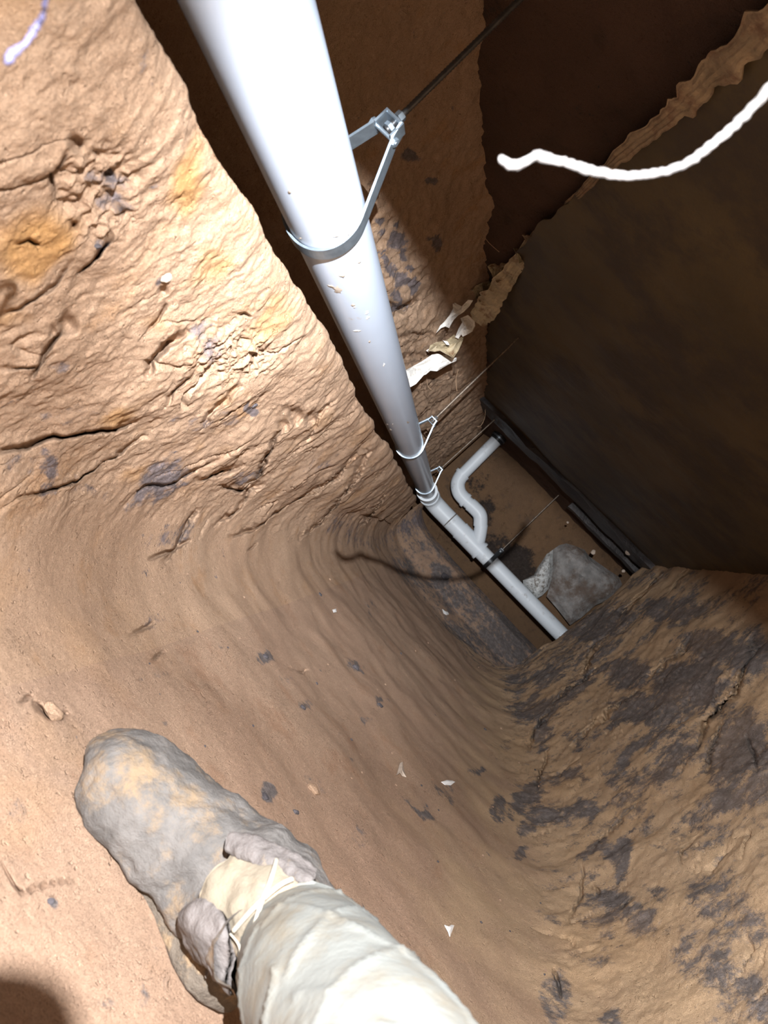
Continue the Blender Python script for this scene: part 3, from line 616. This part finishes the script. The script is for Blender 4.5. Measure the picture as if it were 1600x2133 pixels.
def ribbon(pts, nameo, mat, w_amp=.75, crum=.02, seed=0, k=14, nw=14, spikes=.12, thick=.003):
    """pts: (px, py, distance, half-width in photo px)"""
    C_ = []; Wd = []
    arr = np.array(pts, float); cc = catmull(arr, k)
    for q in cc:
        C_.append(at(q[0], q[1], q[2])); Wd.append(q[3]*q[2]/F_)
    C_ = np.array(C_); Wd = np.array(Wd); n = len(C_); T = np.gradient(C_, axis=0); T /= np.linalg.norm(T, axis=1, keepdims=True)
    view = C_/np.linalg.norm(C_, axis=1, keepdims=True); S = np.cross(T, view); S /= np.linalg.norm(S, axis=1, keepdims=True)
    tt = np.arange(n)
    na = fbm(np.stack([tt*.21+seed, tt*0+seed, tt*0], -1), 1, 3); nb = fbm(np.stack([tt*.23+seed+50, tt*0, tt*0+seed], -1), 1, 3)
    sp = lambda a: .5+fbm(np.stack([tt*a*3+seed, tt*0, tt*0+a], -1), 1, 2)*1.5
    wa = Wd*(1+w_amp*na*2+spikes*(sp(.17)-.5)); wb = Wd*(1+w_amp*nb*2+spikes*(sp(.23)-.5))
    s = np.linspace(-1, 1, nw); V = np.zeros((n, nw, 3))
    for j, sj in enumerate(s): V[:, j] = C_+S*((wb if sj > 0 else wa)*sj)[:, None]
    nz = crum*fbm(V, 16, 4, off=seed)+crum*.5*(np.abs((s*1.7) % 1-.5))[None, :]
    Nn = np.cross(T, S); V = V+Nn[:, None, :]*nz[..., None]
    B = V+Nn[:, None, :]*thick; F1 = grid_faces(n, nw); m_ = n*nw
    Fc = [tuple(map(int, q)) for q in F1]+[tuple(int(i)+m_ for i in q[::-1]) for q in F1]
    for j in (0, nw-1):
        for i in range(n-1): a, b = i*nw+j, (i+1)*nw+j; Fc.append((a, b, b+m_, a+m_))
    V = np.concatenate([V.reshape(-1, 3), B.reshape(-1, 3)])-np.array(tm.location)
    return mesh_obj(nameo, V, Fc, mat, tm, False)
ribbon([(1680, -30, .93, 40), (1560, 90, 1.06, 36), (1450, 190, 1.2, 30), (1380, 255, 1.3, 20), (1290, 325, 1.48, 15), (1210, 400, 1.75, 8), (1150, 465, 2.03, 9), (1110, 508, 2.24, 20)], 'strip', M['membrane_brown'], seed=2, crum=.010, w_amp=.45, spikes=.0)
ribbon([(1125, 490, 2.18, 16), (1085, 540, 2.36, 17), (1045, 595, 2.58, 22), (1015, 640, 2.74, 26), (995, 670, 2.84, 16)], 'strip', M['membrane'], seed=9, crum=.015, spikes=.05, w_amp=.25)
def shard(poly, dist, name, mat, bend=.02, seed=0, tilt=(0, 0)):
    """a torn flap: outline in photo px at a distance, curled; inner rings give it shape"""
    P = np.array(poly, float); c = P.mean(0); n = len(P); rings = 5; V = []
    lo, hi = P.min(0), P.max(0)
    for r in range(rings, 0, -1):
        for p in P:
            q = c+(p-c)*r/rings; d = dist+tilt[0]*(q[0]-c[0])/100+tilt[1]*(q[1]-c[1])/100
            w = at(q[0], q[1], d); d2 = bend*fbm(w[None], 13, 3, off=seed)[0]*1.6; V.append(at(q[0], q[1], d+d2))
    V.append(at(c[0], c[1], dist)); Fc = []
    for r in range(rings-1):
        for k in range(n): Fc.append((r*n+k, r*n+(k+1) % n, (r+1)*n+(k+1) % n, (r+1)*n+k))
    for k in range(n): Fc.append(((rings-1)*n+k, (rings-1)*n+(k+1) % n, rings*n))
    V = np.array(V); m_ = len(V); V = np.concatenate([V, V+np.array((0, .004, 0))]); Fc += [tuple(i+m_ for i in f[::-1]) for f in Fc]
    Fc += [(k, (k+1) % n, (k+1) % n+m_, k+m_) for k in range(n)]
    return mesh_obj(name, V-np.array(tm.location), Fc, mat, tm, False)
zz = lambda L: [(820+x/4.444, 440+y/4.444) for x, y in L]
fl = 'torn_flap'
s1 = shard(zz([(95, 1480), (170, 1440), (260, 1390), (350, 1330), (400, 1315), (440, 1330), (480, 1325), (520, 1355), (585, 1355), (580, 1385), (520, 1410), (450, 1450), (400, 1480), (340, 1475), (300, 1510), (240, 1530), (205, 1600), (160, 1625), (130, 1630), (110, 1560)]), 2.92, fl, M['membrane_white'], .05, 1, tilt=(.12, 0))
s1['label'] = 'white lowest flap beside the pipe'
shard(zz([(395, 1125), (430, 1060), (480, 1010), (520, 960), (550, 900), (545, 830), (590, 860), (630, 880), (690, 820), (735, 825), (700, 880), (650, 930), (600, 960), (560, 1000), (530, 1050), (515, 1080), (480, 1065), (440, 1080)]), 2.72, fl, M['membrane_white'], .04, 2)
shard(zz([(570, 1165), (600, 1090), (650, 1000), (620, 990), (690, 960), (750, 1020), (755, 1060), (730, 1110), (680, 1140), (640, 1160), (620, 1130), (600, 1180)]), 2.72, fl, M['membrane_white'], .04, 3)
shard(zz([(340, 1240), (400, 1210), (460, 1205), (490, 1190), (560, 1140), (600, 1180), (650, 1150), (640, 1200), (600, 1290), (555, 1360), (500, 1330), (430, 1290), (380, 1300), (320, 1290)]), 2.80, fl, M['membrane'], .05, 4)
shard(zz([(455, 1195), (500, 1205), (520, 1240), (490, 1235)]), 2.74, fl, M['membrane_white'], .02, 5)
shard(zz([(300, 1290), (330, 1270), (345, 1285), (325, 1305)]), 2.86, fl, M['membrane_white'], .02, 6)
shard(zz([(1100, 180), (1110, 130), (1130, 160), (1150, 200), (1185, 210), (1190, 180), (1220, 190), (1300, 190), (1400, 200), (1410, 250), (1395, 330), (1340, 340), (1280, 360), (1250, 450), (1160, 480), (1140, 400), (1110, 340), (1125, 300), (1105, 250)]), 2.33, fl, M['membrane'], .08, 7)
shard(zz([(870, 510), (900, 490), (960, 480), (1000, 470), (1060, 450), (1140, 440), (1160, 500), (1100, 580), (1040, 640), (960, 660), (920, 610), (905, 570)]), 2.52, fl, M['membrane'], .06, 8)
shard(zz([(710, 730), (760, 690), (820, 660), (900, 640), (950, 640), (940, 720), (860, 800), (800, 840), (760, 800), (750, 740)]), 2.72, fl, M['membrane'], .06, 9)

# ------------------------------------------------------------------ roots
def root_obj(name, pts, label, mat, rad, cat='root', knots=True, group=None, seed=0, nn=12):
    P = catmull([at(*p) for p in pts], 14); n = len(P); k = np.arange(n)
    P = P+.0012*np.stack([fbm(np.stack([k*.3+seed, k*0, k*0], -1), 1, 3), fbm(np.stack([k*.3+seed+9, k*0, k*0], -1), 1, 3), fbm(np.stack([k*.3+seed+19, k*0, k*0], -1), 1, 3)], -1)*(1 if knots else .4)
    r = np.interp(np.linspace(0, 1, n), np.linspace(0, 1, len(rad)), rad)*(1+(.35 if knots else .1)*fbm(np.stack([k*.45+seed, k*0+3, k*0], -1), 1, 2))
    r[0] *= .5; r[1] *= .85
    V, Fc = sweep(P, r, nn); base = P[-1]
    o = mesh_obj(name, V-base, Fc, mat); o.location = tuple(base); return tag(o, label, cat, group)
root_obj('root', [(1043, 332, .30), (1068, 345, .30), (1095, 338, .301), (1118, 324, .302), (1145, 332, .303), (1190, 342, .305), (1225, 355, .306), (1290, 366, .307), (1360, 363, .305), (1430, 340, .30), (1510, 280, .29), (1580, 210, .28), (1650, 120, .265), (1760, -60, .24)],
         'pale crooked root dangling in front of the camera at upper right', M['root'], [.0014, .0018, .0013, .0020, .0014, .0018, .0015, .0014, .0014, .0014, .0015, .0016], seed=4)
root_obj('root', [(14, 128, .27), (30, 108, .27), (52, 92, .27), (72, 62, .27), (90, 30, .265), (92, -40, .25), (60, -160, .22)], 'short violet-white root tip hanging blurred in the top left corner', plain('violet_white_root', (.09, .085, .16), .6, bk=(160, .6, .002)), [.0020, .0016, .0011, .0014, .001, .001, .0012], seed=14)
for i, (pts, lb) in enumerate([
        ([(1003, 484, 2.2), (1018, 505, 2.2), (1040, 525, 2.2)], 'hair-thin rootlet hanging left of the torn strip, below the slab'),
        ([(984, 470, 2.2), (982, 520, 2.2), (979, 566, 2.2)], 'straight hair-thin rootlet farther left of the torn strip'),
        ([(889, 790, 2.95), (892, 805, 2.95), (899, 812, 2.95)], 'tiny curled rootlet under the white torn flap'),
        ([(1011, 853, 3.7), (1010, 870, 3.7), (1003, 885, 3.7), (995, 889, 3.7)], 'forked rootlet hanging between the hanger rods'),
        ([(955, 770, 3.0), (950, 790, 3.0), (952, 815, 3.0)], 'fine rootlet on the clay right of the white flap')]):
    root_obj('rootlet', pts, lb, M['root_fine'], [.0006, .0011], knots=False, seed=30+i, nn=6)

# ------------------------------------------------------------------ stones, flakes
def rock(name, p, size, mat, seed, flat=.7, n=10, crease=True, label=None, cat='stone', group=None, rot=None, parent=None):
    V = []; Fc = []; m_ = n*2
    for i in range(n+1):
        th = math.pi*i/n
        for j in range(m_): ph = 2*math.pi*j/m_; V.append((math.sin(th)*math.cos(ph), math.sin(th)*math.sin(ph), math.cos(th)))
    V = np.array(V); rs = np.random.RandomState(seed)
    if crease:                                                  # cut flat facets
        for k in range(9):
            d = nrm(rs.normal(size=3)); h = rs.uniform(.55, .85); s = V @ d; V = V-np.clip(s-h, 0, None)[:, None]*d
    V = V*(1+.12*fbm(V, 2.5, 3, off=seed)[:, None]); V = V*np.array(size)*np.array((1, 1, flat))
    Fc = [tuple(map(int, q)) for q in grid_faces(n+1, m_, True)]
    o = mesh_obj(name, V, Fc, mat, parent, smooth=False); o.location = tuple(map(float, p))
    if rot is not None: o.rotation_euler = rot
    if label: tag(o, label, cat, group)
    return o
cl = empty('concrete_lump', at(1195, 1225, 5.45), 'big broken concrete lump wedged behind the cross pipe by the right wall', 'concrete lump')
def lump(poly, dist, depth_, name, mat, seed):
    P = np.array(poly, float); c = P.mean(0); n = len(P); rings = 7; V = []
    for r in range(rings, 0, -1):
        f = r/rings
        for p in P:
            q = c+(p-c)*f; d = dist-depth_*(1-f**4)*.35; w = at(q[0], q[1], d); V.append(at(q[0], q[1], d+.05*fbm(w[None], 4, 4, off=seed)[0]))
    V.append(at(c[0], c[1], dist-depth_*.35)); V += [at(p[0], p[1], dist+depth_) for p in P]; Fc = []
    for r in range(rings-1):
        for k in range(n): Fc.append((r*n+k, r*n+(k+1) % n, (r+1)*n+(k+1) % n, (r+1)*n+k))
    for k in range(n): Fc.append(((rings-1)*n+k, (rings-1)*n+(k+1) % n, rings*n))
    b = rings*n+1; Fc += [(k, b+k, b+(k+1) % n, (k+1) % n) for k in range(n)]; Fc.append(tuple(b+k for k in range(n)))
    return mesh_obj(name, np.array(V)-np.array(cl.location), Fc, mat, cl, False)
y1 = lambda L: [(830+x/4.0, 850+y/4.0) for x, y in L]
y2 = lambda L: [(1000+x/2.667, 800+y/2.667) for x, y in L]
lump(y2([(405, 920), (440, 895), (480, 885), (530, 900), (580, 920), (610, 960), (680, 1010), (770, 1070), (790, 1110), (760, 1180), (640, 1230), (560, 1300), (500, 1340), (430, 1250), (370, 1180), (395, 1100), (405, 1000)]), 5.42, .22, 'body', M['concrete'], 3)
br = lump(y2([(405, 920), (406, 1000), (400, 1080), (380, 1140), (345, 1175), (318, 1190), (290, 1160), (240, 1110), (238, 1090), (300, 1060), (320, 1020), (345, 985), (370, 945)]), 5.38, .2, 'broken_face', M['plaster'], 8)
br['label'] = 'pale crumbly fracture face'
# small stones
for i, (px, py, y, s, lb) in enumerate([(1236, 1150, 5.05, .018, 'small pale stone on the dark board above the concrete lump'), (1309, 1151, 4.62, .020, 'small pale stone at the right end of the dark beam'),
        (1183, 1088, 4.95, .009, 'tiny pale pebble left of two on the dark board'), (1299, 1190, 4.72, .012, 'tiny pale stone at the top of the right wall corner')]):
    rock('stone', at(px, py, y), (s, s*.8, s*1.2), M['stone_pale'], 20+i, .8, 6, label=lb)
def stone_on(px, py, spx, mat, label, seed, flat=.55, cat='stone', group=None, lo=uL, name='stone'):
    p, n = surf(px, py, lo); s = spx*np.linalg.norm(p)/F_
    q = Vector(n).to_track_quat('Z', 'Y').to_euler()
    return rock(name, p+n*s*.05, (s, s*.8, s), mat, seed, flat, 7, label=label, cat=cat, group=group, rot=q)
for i, a in enumerate([
    (530, 847, 10, 'round charcoal-dark stone in the ledge face above the deep crack'), (346, 582, 16, 'rounded grey stone bedded midway up the bright ledge'),
    (206, 516, 10, 'dark stone just below the crumbly pocket in the ledge'), (555, 1659, 13, 'near-black clod just beyond the muddy boot'),
    (985/1.778, 800+1005/1.778, 9, 'dark chip on the dusty floor, upper of the loose scatter'), (633, 1472, 8, 'dark chip on the floor right of the boot toe line'),
    (790, 1467, 8, 'dark chip farther right on the dusty floor'), (742, 1388, 10, 'flat dark clod low on the shaded floor'), (655, 1645, 20, 'flat clay-coated stone on the floor right of the boot'),
    (107, 1876, 9, 'dark pebble on bright ground left of the boot'), (112, 1480, 26, 'clay lump jutting from the ground above the boot, left edge'),
    (668, 1235, 6, 'tiny grey chip high on the floor slope'), (618, 1690, 9, 'dark crumb beside the far edge of the boot'), (925, 1200, 12, 'dark flat stone in shade left of the cross pipe')]):
    px, py, s, lb = a; mt = M['stone_dark'] if 'dark' in lb or 'black' in lb or 'grey chip' in lb else M['stone_pale']
    if 'clay' in lb: mt = M['clay']
    stone_on(px, py, s, mt, lb, 40+i, .4 if s > 12 else .6)
rp = random.Random(11); pn = 0
while pn < 70:                                               # small crumbs over the floor, too alike to tell apart
    px, py = rp.uniform(250, 1150), rp.uniform(1180, 2050)
    if (px < 700 and py > 1560) or px-py*.35 > 560 or (px < 980 and py > 1800): continue
    p, n = surf(px, py, cum[9])
    if p[1] > 4.4: continue
    s = rp.uniform(1.6, 3.8)*np.linalg.norm(p)/F_
    rock('crumb', p+n*s*.2, (s, s*.8, s), M['clay_floor'] if rp.random() < .75 else M['stone_dark'], 100+pn, .7, 4, label='small clay crumb lying on the dusty tunnel floor', cat='crumb', group='clay crumbs on the floor'); pn += 1
def flake(px, py, outline, label, name='paper_flake', mat=None, lift=.004):
    p, n = surf(px, py); s = np.linalg.norm(p)/F_; q = Vector(n).to_track_quat('Z', 'Y').to_matrix()
    # outline in photo px, laid on the surface plane
    V = []; nV = Vector(n)
    for x, y in outline:
        r = ray(px+x, py+y); t = np.dot(p+n*lift, n)/np.dot(r, n); V.append(r*t+n*(.003*math.sin(x*.5+y*.3)))
    V = np.array(V); c = V.mean(0)+n*.004; m_ = len(V); top = np.concatenate([V, [c]]); bot = top-n*.0015
    Fc = [(k, (k+1) % m_, m_) for k in range(m_)]; Fc = Fc+[tuple(i+m_+1 for i in f[::-1]) for f in Fc]+[(k, k+m_+1, (k+1) % m_+m_+1, (k+1) % m_) for k in range(m_)]
    o = mesh_obj(name, np.concatenate([top, bot])-p, Fc, mat or M['flake'], None, False); o.location = tuple(p); return tag(o, label, 'flake')
flake(936, 1935, [(-8, -10), (-1, -6), (5, -9), (10, -7), (7, 5), (3, 14), (-3, 8)], 'small white heart-shaped paper flake right of the trouser leg')
flake(838, 1602, [(-5, -12), (-1, -14), (6, 4), (8, 17), (2, 12), (-4, 8), (-12, 12), (-9, 7)], 'split pale wood flake on the floor in the middle of the picture', 'wood_flake', M['stone_pale'])
flake(935, 1629, [(-14, -2), (-4, -4), (8, -3), (13, 0), (6, 5), (-6, 4)], 'thin white oval flake on the floor, right of the split flake')
flake(928, 1275, [(-7, -6), (-1, -3), (4, 0), (8, 4), (2, 6), (-3, 2)], 'tiny pale flake in shade on the far floor')
flake(697, 1272, [(-3, -3), (3, -4), (4, 3), (-2, 4)], 'tiny white speck of paper high on the floor slope')

# ------------------------------------------------------------------ the person's leg and boot
per = empty('person', (.10, .85, -.50), 'person sitting behind the camera, one leg in cream trousers and a mud-caked boot', 'person')
def ppart(name, V, Fc, mat, parent=None, smooth=True):
    return mesh_obj(name, np.asarray(V)-np.array(per.location), Fc, mat, parent or per, smooth)
# boot upper: one continuous loft from toe to ankle; sections are (centre, half-width across, half-height, superellipse power)
bt = [((-.128, .868, -.468), .026, .020), ((-.122, .868, -.462), .052, .036), ((-.100, .868, -.456), .067, .048), ((-.060, .868, -.451), .073, .056), ((-.01, .868, -.449), .073, .059),
      ((.035, .868, -.443), .072, .064), ((.078, .860, -.433), .072, .070), ((.112, .838, -.418), .072, .074), ((.134, .80, -.402), .068, .070), ((.145, .76, -.388), .063, .062), ((.150, .71, -.372), .056, .056)]
A_ = catmull(np.array([[*c, w, h] for c, w, h in bt]), 12); n = len(A_); T = np.gradient(A_[:, :3], axis=0); T /= np.linalg.norm(T, axis=1, keepdims=True)
NB = 96; th = np.linspace(0, 2*math.pi, NB, endpoint=False); V = []
for k in range(n):
    side = nrm(np.cross(T[k], (0, 0, 1))); upv = np.cross(side, T[k]); cs, sn = np.cos(th), np.sin(th)
    pw = np.where(sn < 0, .55, .85); a = np.sign(cs)*np.abs(cs)**pw; b = np.sign(sn)*np.abs(sn)**pw; b = np.where(b < 0, b*.95, b)
    V.append(A_[k, :3]+side*(a*A_[k, 3])[:, None]+upv*(b*A_[k, 4])[:, None])
V = np.array(V); V[..., 2] = np.maximum(V[..., 2], -.502)
nv = V-A_[:, None, :3]; nv /= np.linalg.norm(nv, axis=2, keepdims=True)
ax = A_[:, 0][:, None]
fold = .0035*np.sin((V[..., 0]*110+6*fbm(V, 10, 2)))*sstep(-.05, .03, V[..., 0])
V = V+nv*(.006*fbm(V, 22, 4)+.0028*fbm(V, 80, 3)+fold*.7)[..., None]
cap0 = [tuple(range(NB-1, -1, -1))]
ppart('boot', V.reshape(-1, 3), [tuple(map(int, q)) for q in grid_faces(n, NB, True)]+cap0, M['mud'])['label'] = 'mud-caked grey work boot'
boot = [o for o in per.children if o.name.startswith('boot')][0]
# sole: a welt that follows the foot outline
out = [(-.118, .895), (-.122, .872), (-.112, .846), (-.09, .828), (-.05, .822), (0, .824), (.04, .824), (.09, .800), (.135, .785), (.175, .81), (.185, .85), (.165, .90), (.11, .925), (.05, .930), (0, .935), (-.05, .935), (-.09, .925), (-.110, .915)]
O = np.array(out+out[:1], float); O = catmull(O, 5)[:-1]; m_ = len(O); ctr = O.mean(0); L = []
for zc, sc_ in ((-.512, .985), (-.508, 1.0), (-.488, 1.005), (-.478, .985), (-.476, .93)):
    q = ctr+(O-ctr)*sc_; L.append(np.stack([q[:, 0], q[:, 1], np.full(m_, zc)], -1))
L = np.array(L); L += .0045*np.stack([fbm(L, 45, 3), fbm(L+3, 45, 3), fbm(L+7, 30, 3)*.8], -1)
ppart('boot_sole', L.reshape(-1, 3), [tuple(map(int, q)) for q in grid_faces(5, m_, True)]+[tuple(range(m_-1, -1, -1)), tuple(range(4*m_, 5*m_))], M['sole'], boot)
def patch(pts_rows, name, mat, parent, bulge=.006, seed=0, thick=.004, k=8, amp=.008):
    """a cloth or leather panel through rows of (px, py, distance)"""
    G = np.array([[at(*p) for p in row] for row in pts_rows]); G = np.stack([catmull(r, k) for r in G]); G = np.stack([catmull(G[:, j], k) for j in range(G.shape[1])], 1)
    n1, n2 = G.shape[:2]; a = np.gradient(G, axis=0); b = np.gradient(G, axis=1); Nn = np.cross(a, b); Nn /= np.linalg.norm(Nn, axis=2, keepdims=True)+1e-9
    s = np.sign((Nn*G).sum(2)); Nn = -Nn*s[..., None]
    f = np.sin(np.linspace(0, math.pi, n1))[:, None]*np.sin(np.linspace(0, math.pi, n2))[None]
    G = G+Nn*(bulge*np.sqrt(f)+amp*fbm(G, 35, 3, off=seed)+.002*fbm(G, 110, 2))[..., None]; B = G-Nn*thick; m1 = n1*n2
    Fc = [tuple(map(int, q)) for q in grid_faces(n1, n2)]; Fc = Fc+[tuple(i+m1 for i in q[::-1]) for q in Fc]
    edge = [i for i in range(n2)]+[r*n2+n2-1 for r in range(1, n1)]+[(n1-1)*n2+j for j in range(n2-2, -1, -1)]+[r*n2 for r in range(n1-2, 0, -1)]
    Fc += [(edge[i], edge[(i+1) % len(edge)], edge[(i+1) % len(edge)]+m1, edge[i]+m1) for i in range(len(edge))]
    return ppart(name, np.concatenate([G.reshape(-1, 3), B.reshape(-1, 3)]), Fc, mat, parent)
# cream canvas tongue in the boot opening, grey leather flaps either side
tg = patch([[(490, 1765, .770), (560, 1790, .755), (640, 1830, .74), (690, 1850, .73)], [(450, 1810, .755), (530, 1840, .735), (600, 1870, .715), (660, 1890, .70)],
       [(415, 1870, .745), (500, 1900, .72), (560, 1935, .70), (610, 1960, .69)], [(440, 1960, .73), (490, 1985, .71), (520, 2020, .70), (550, 2060, .69)]], 'boot_tongue', M['tongue'], boot, .012, 1)
patch([[(478, 1735, .775), (520, 1735, .775), (580, 1760, .765), (625, 1790, .755), (660, 1810, .745)], [(468, 1765, .765), (520, 1775, .755), (570, 1795, .745), (620, 1820, .735), (655, 1832, .725)],
       [(480, 1785, .765), (520, 1795, .752), (555, 1815, .742), (605, 1832, .732), (645, 1842, .725)]], 'eyelet_flap', M['mud_flap'], boot, .008, 4, .006)
patch([[(385, 1885, .755), (425, 1870, .735), (465, 1905, .715), (478, 1950, .705)], [(370, 1940, .76), (410, 1930, .735), (450, 1950, .715), (472, 1985, .70)], [(400, 1985, .765), (430, 1985, .74), (455, 2005, .72), (474, 2030, .705)],
       [(440, 2020, .77), (455, 2035, .745), (468, 2050, .725), (480, 2075, .71)]], 'eyelet_flap', M['mud_flap'], boot, .010, 6, .006)
def lace(pts, r=.0026):
    P = catmull([at(*p) for p in pts], 8); V, Fc = sweep(P, r, 8, squash=.6); ppart('boot_lace', V, Fc, M['lace'], boot)
lace([(577, 1790, .727), (570, 1815, .708), (560, 1845, .699), (545, 1880, .690), (530, 1930, .684), (512, 1990, .680)])
lace([(610, 1830, .715), (585, 1842, .704), (555, 1866, .695), (520, 1900, .692), (485, 1940, .698)])
lace([(480, 1945, .70), (500, 1975, .69), (498, 2030, .69)], .0018)
# trousers: hem over the boot, calf towards the camera, knee and thigh out of frame
tp = [((.135, .735, -.378), .050, .050), ((.136, .725, -.375), .062, .062), ((.140, .70, -.368), .066, .066), ((.150, .65, -.350), .069, .069), ((.165, .59, -.325), .072, .072), ((.180, .53, -.300), .074, .074),
      ((.196, .45, -.275), .080, .078), ((.215, .35, -.25), .088, .086), ((.235, .22, -.24), .094, .092), ((.23, .10, -.27), .098, .098), ((.215, -.05, -.31), .105, .105), ((.19, -.22, -.35), .11, .11), ((.16, -.38, -.38), .11, .11), ((.15, -.44, -.39), .06, .06)]
A_ = catmull(np.array([[*c, w, h] for c, w, h in tp]), 14); n = len(A_); A_[:, 0] += .026; A_[:, 2] += .018; A_[:, 3:] *= .955; T = np.gradient(A_[:, :3], axis=0); T /= np.linalg.norm(T, axis=1, keepdims=True); V = []
NB = 120; th = np.linspace(0, 2*math.pi, NB, endpoint=False)
for k in range(n):
    side = nrm(np.cross(T[k], (0, 0, 1))); upv = np.cross(side, T[k])
    V.append(A_[k, :3]+side*(np.cos(th)*A_[k, 3])[:, None]+upv*(np.sin(th)*A_[k, 4])[:, None])
V = np.array(V); nv = V-A_[:, None, :3]; nv /= np.linalg.norm(nv, axis=2, keepdims=True)
s_ = np.linspace(0, 13, n)[:, None]; thv = th[None, :]
# cloth folds: diagonal creases that run round the calf and gather near the hem
ph = s_*2.2+thv*1.6+1.1*fbm(V, 7, 2); f1 = 1-np.abs(np.sin(ph)); ph2 = s_*1.3-thv*2.4+1.6*fbm(V, 5, 2, off=8); f2 = 1-np.abs(np.sin(ph2))
amp = sstep(0.3, 1.5, s_)*(1-.3*sstep(4, 8, s_))
V = V+nv*(amp*(.0040*f1**6+.0034*f2**9.0)*(.6+.4*sstep(1, 5, s_))+.007*fbm(V, 7, 3)*sstep(.1, .6, s_)-.002)[..., None]
off_ = .040+.038*np.clip(np.cos(th)*-1*1.0+np.sin(th)*.2, -1, 1)
V = V+T[:, None, :]*(off_[None, :]*np.exp(-np.arange(n)/9.0)[:, None])[..., None]
V = np.where((V[..., 2:3] < -.50), np.concatenate([V[..., :2], np.full(V.shape[:2]+(1,), -.50)], -1), V)
ppart('trouser_leg', V.reshape(-1, 3), [tuple(map(int, q)) for q in grid_faces(n, NB, True)]+[tuple(range(NB-1, -1, -1)), tuple(range((n-1)*NB, n*NB))], M['cloth'])['label'] = 'cream cotton trouser leg'
# hem roll and a seam down the calf
k0 = 12; hemp = np.concatenate([V[k0+6, :], V[k0+6, :1]])+0
ppart('hem', *sweep(hemp, .0022, 8, cap=False), M['cloth'])
si = 74
ppart('seam', *sweep(V[16:120, si]+nv[16:120, si]*.0004, .0011, 6), M['cloth'])

# ------------------------------------------------------------------ the headlamp, an added unseen light blocker, and the phone: all behind the camera
hl = empty('headlamp', tuple(LAMP+np.array((0, -.03, 0))), 'headlamp worn behind the camera, its dark hood shading the slab', 'headlamp')
bd = [(640, 240), (750, 345), (812, 458), (872, 575), (915, 665), (995, 795), (1042, 908), (1142, 1018), (1242, 1108), (1326, 1170)]  # wanted shadow edge; the added blocker is cut to fit it
def aim(p): d = np.array(p)-LAMP; return LAMP+d*(.10/d[1])
edge = []
for px, py in bd:
    if px < 960: P = at_x(px, py, -.73+.0*px)
    elif px < 1050: P = at_z(px, py, .62)
    else: P = at_z(px, py, .84)
    edge.append(aim(P))
for px, py in [(1410, 1192), (1505, 1260), (1582, 1322)]: edge.append(aim(at_x(px, py, .88)))
edge = np.array(edge)
if __name__ == '__main__': print('HOOD', np.round(edge-LAMP, 4).tolist())
E = catmull(edge, 6); cxy = E.mean(0)
outer = E+nrm((.15, 0, 1))*.10; outer[:, 1] -= .015
first = E[0]+(E[0]-E[5])*2.5; last = E[-1]+(E[-1]-E[-6])*6
Eall = np.concatenate([[first], E, [last]]); Oall = Eall+np.array((.01, -.04, .14))
V = np.concatenate([Eall, Oall, Eall+np.array((0, -.004, .002)), Oall+np.array((0, -.004, .002))]); m_ = len(Eall)
Fc = [(i, i+1, m_+i+1, m_+i) for i in range(m_-1)]+[(2*m_+i+1, 2*m_+i, 3*m_+i, 3*m_+i+1) for i in range(m_-1)]+[(i+1, i, 2*m_+i, 2*m_+i+1) for i in range(m_-1)]+[(m_+i, m_+i+1, 3*m_+i+1, 3*m_+i) for i in range(m_-1)]
loc = np.array(hl.location)
mesh_obj('hood', V-loc, Fc, M['black_plastic'], hl, False)
mesh_obj('housing', *sweep([(0, -.035, 0), (0, -.03, 0), (0, .0, 0), (0, .012, 0)], [.018, .026, .028, .026], 32), M['black_plastic'], hl)
# phone slab just behind the lens
ph = empty('phone', (0, -.02, 0), 'phone held just behind the lens, shading the ground at lower left', 'phone')
def aimp(p, y): d = np.array(p)-LAMP; return LAMP+d*((y-LAMP[1])/d[1])
crn = np.array([aimp(at_z(px, py, -.50), -.03) for px, py in [(-20, 2008), (30, 2009), (90, 2020), (140, 2052), (165, 2100), (171, 2140), (172, 2220)]])
print('PHONE', np.round(crn, 4).tolist())
a_, b_ = crn[0], crn[-1]; back = [b_+(b_-crn[-2])*.6, b_+(b_-crn[-2])*.6+(a_-crn[1])*1.0, a_+(a_-crn[1])*1.2]
PO = np.concatenate([crn, back]); m_ = len(PO); V = np.concatenate([PO, PO+np.array((0, -.008, 0))])
mesh_obj('phone_body', V-np.array(ph.location), [tuple(range(m_)), tuple(range(2*m_-1, m_-1, -1))]+[(i, (i+1) % m_, m_+(i+1) % m_, m_+i) for i in range(m_)], M['black_plastic'], ph, False)
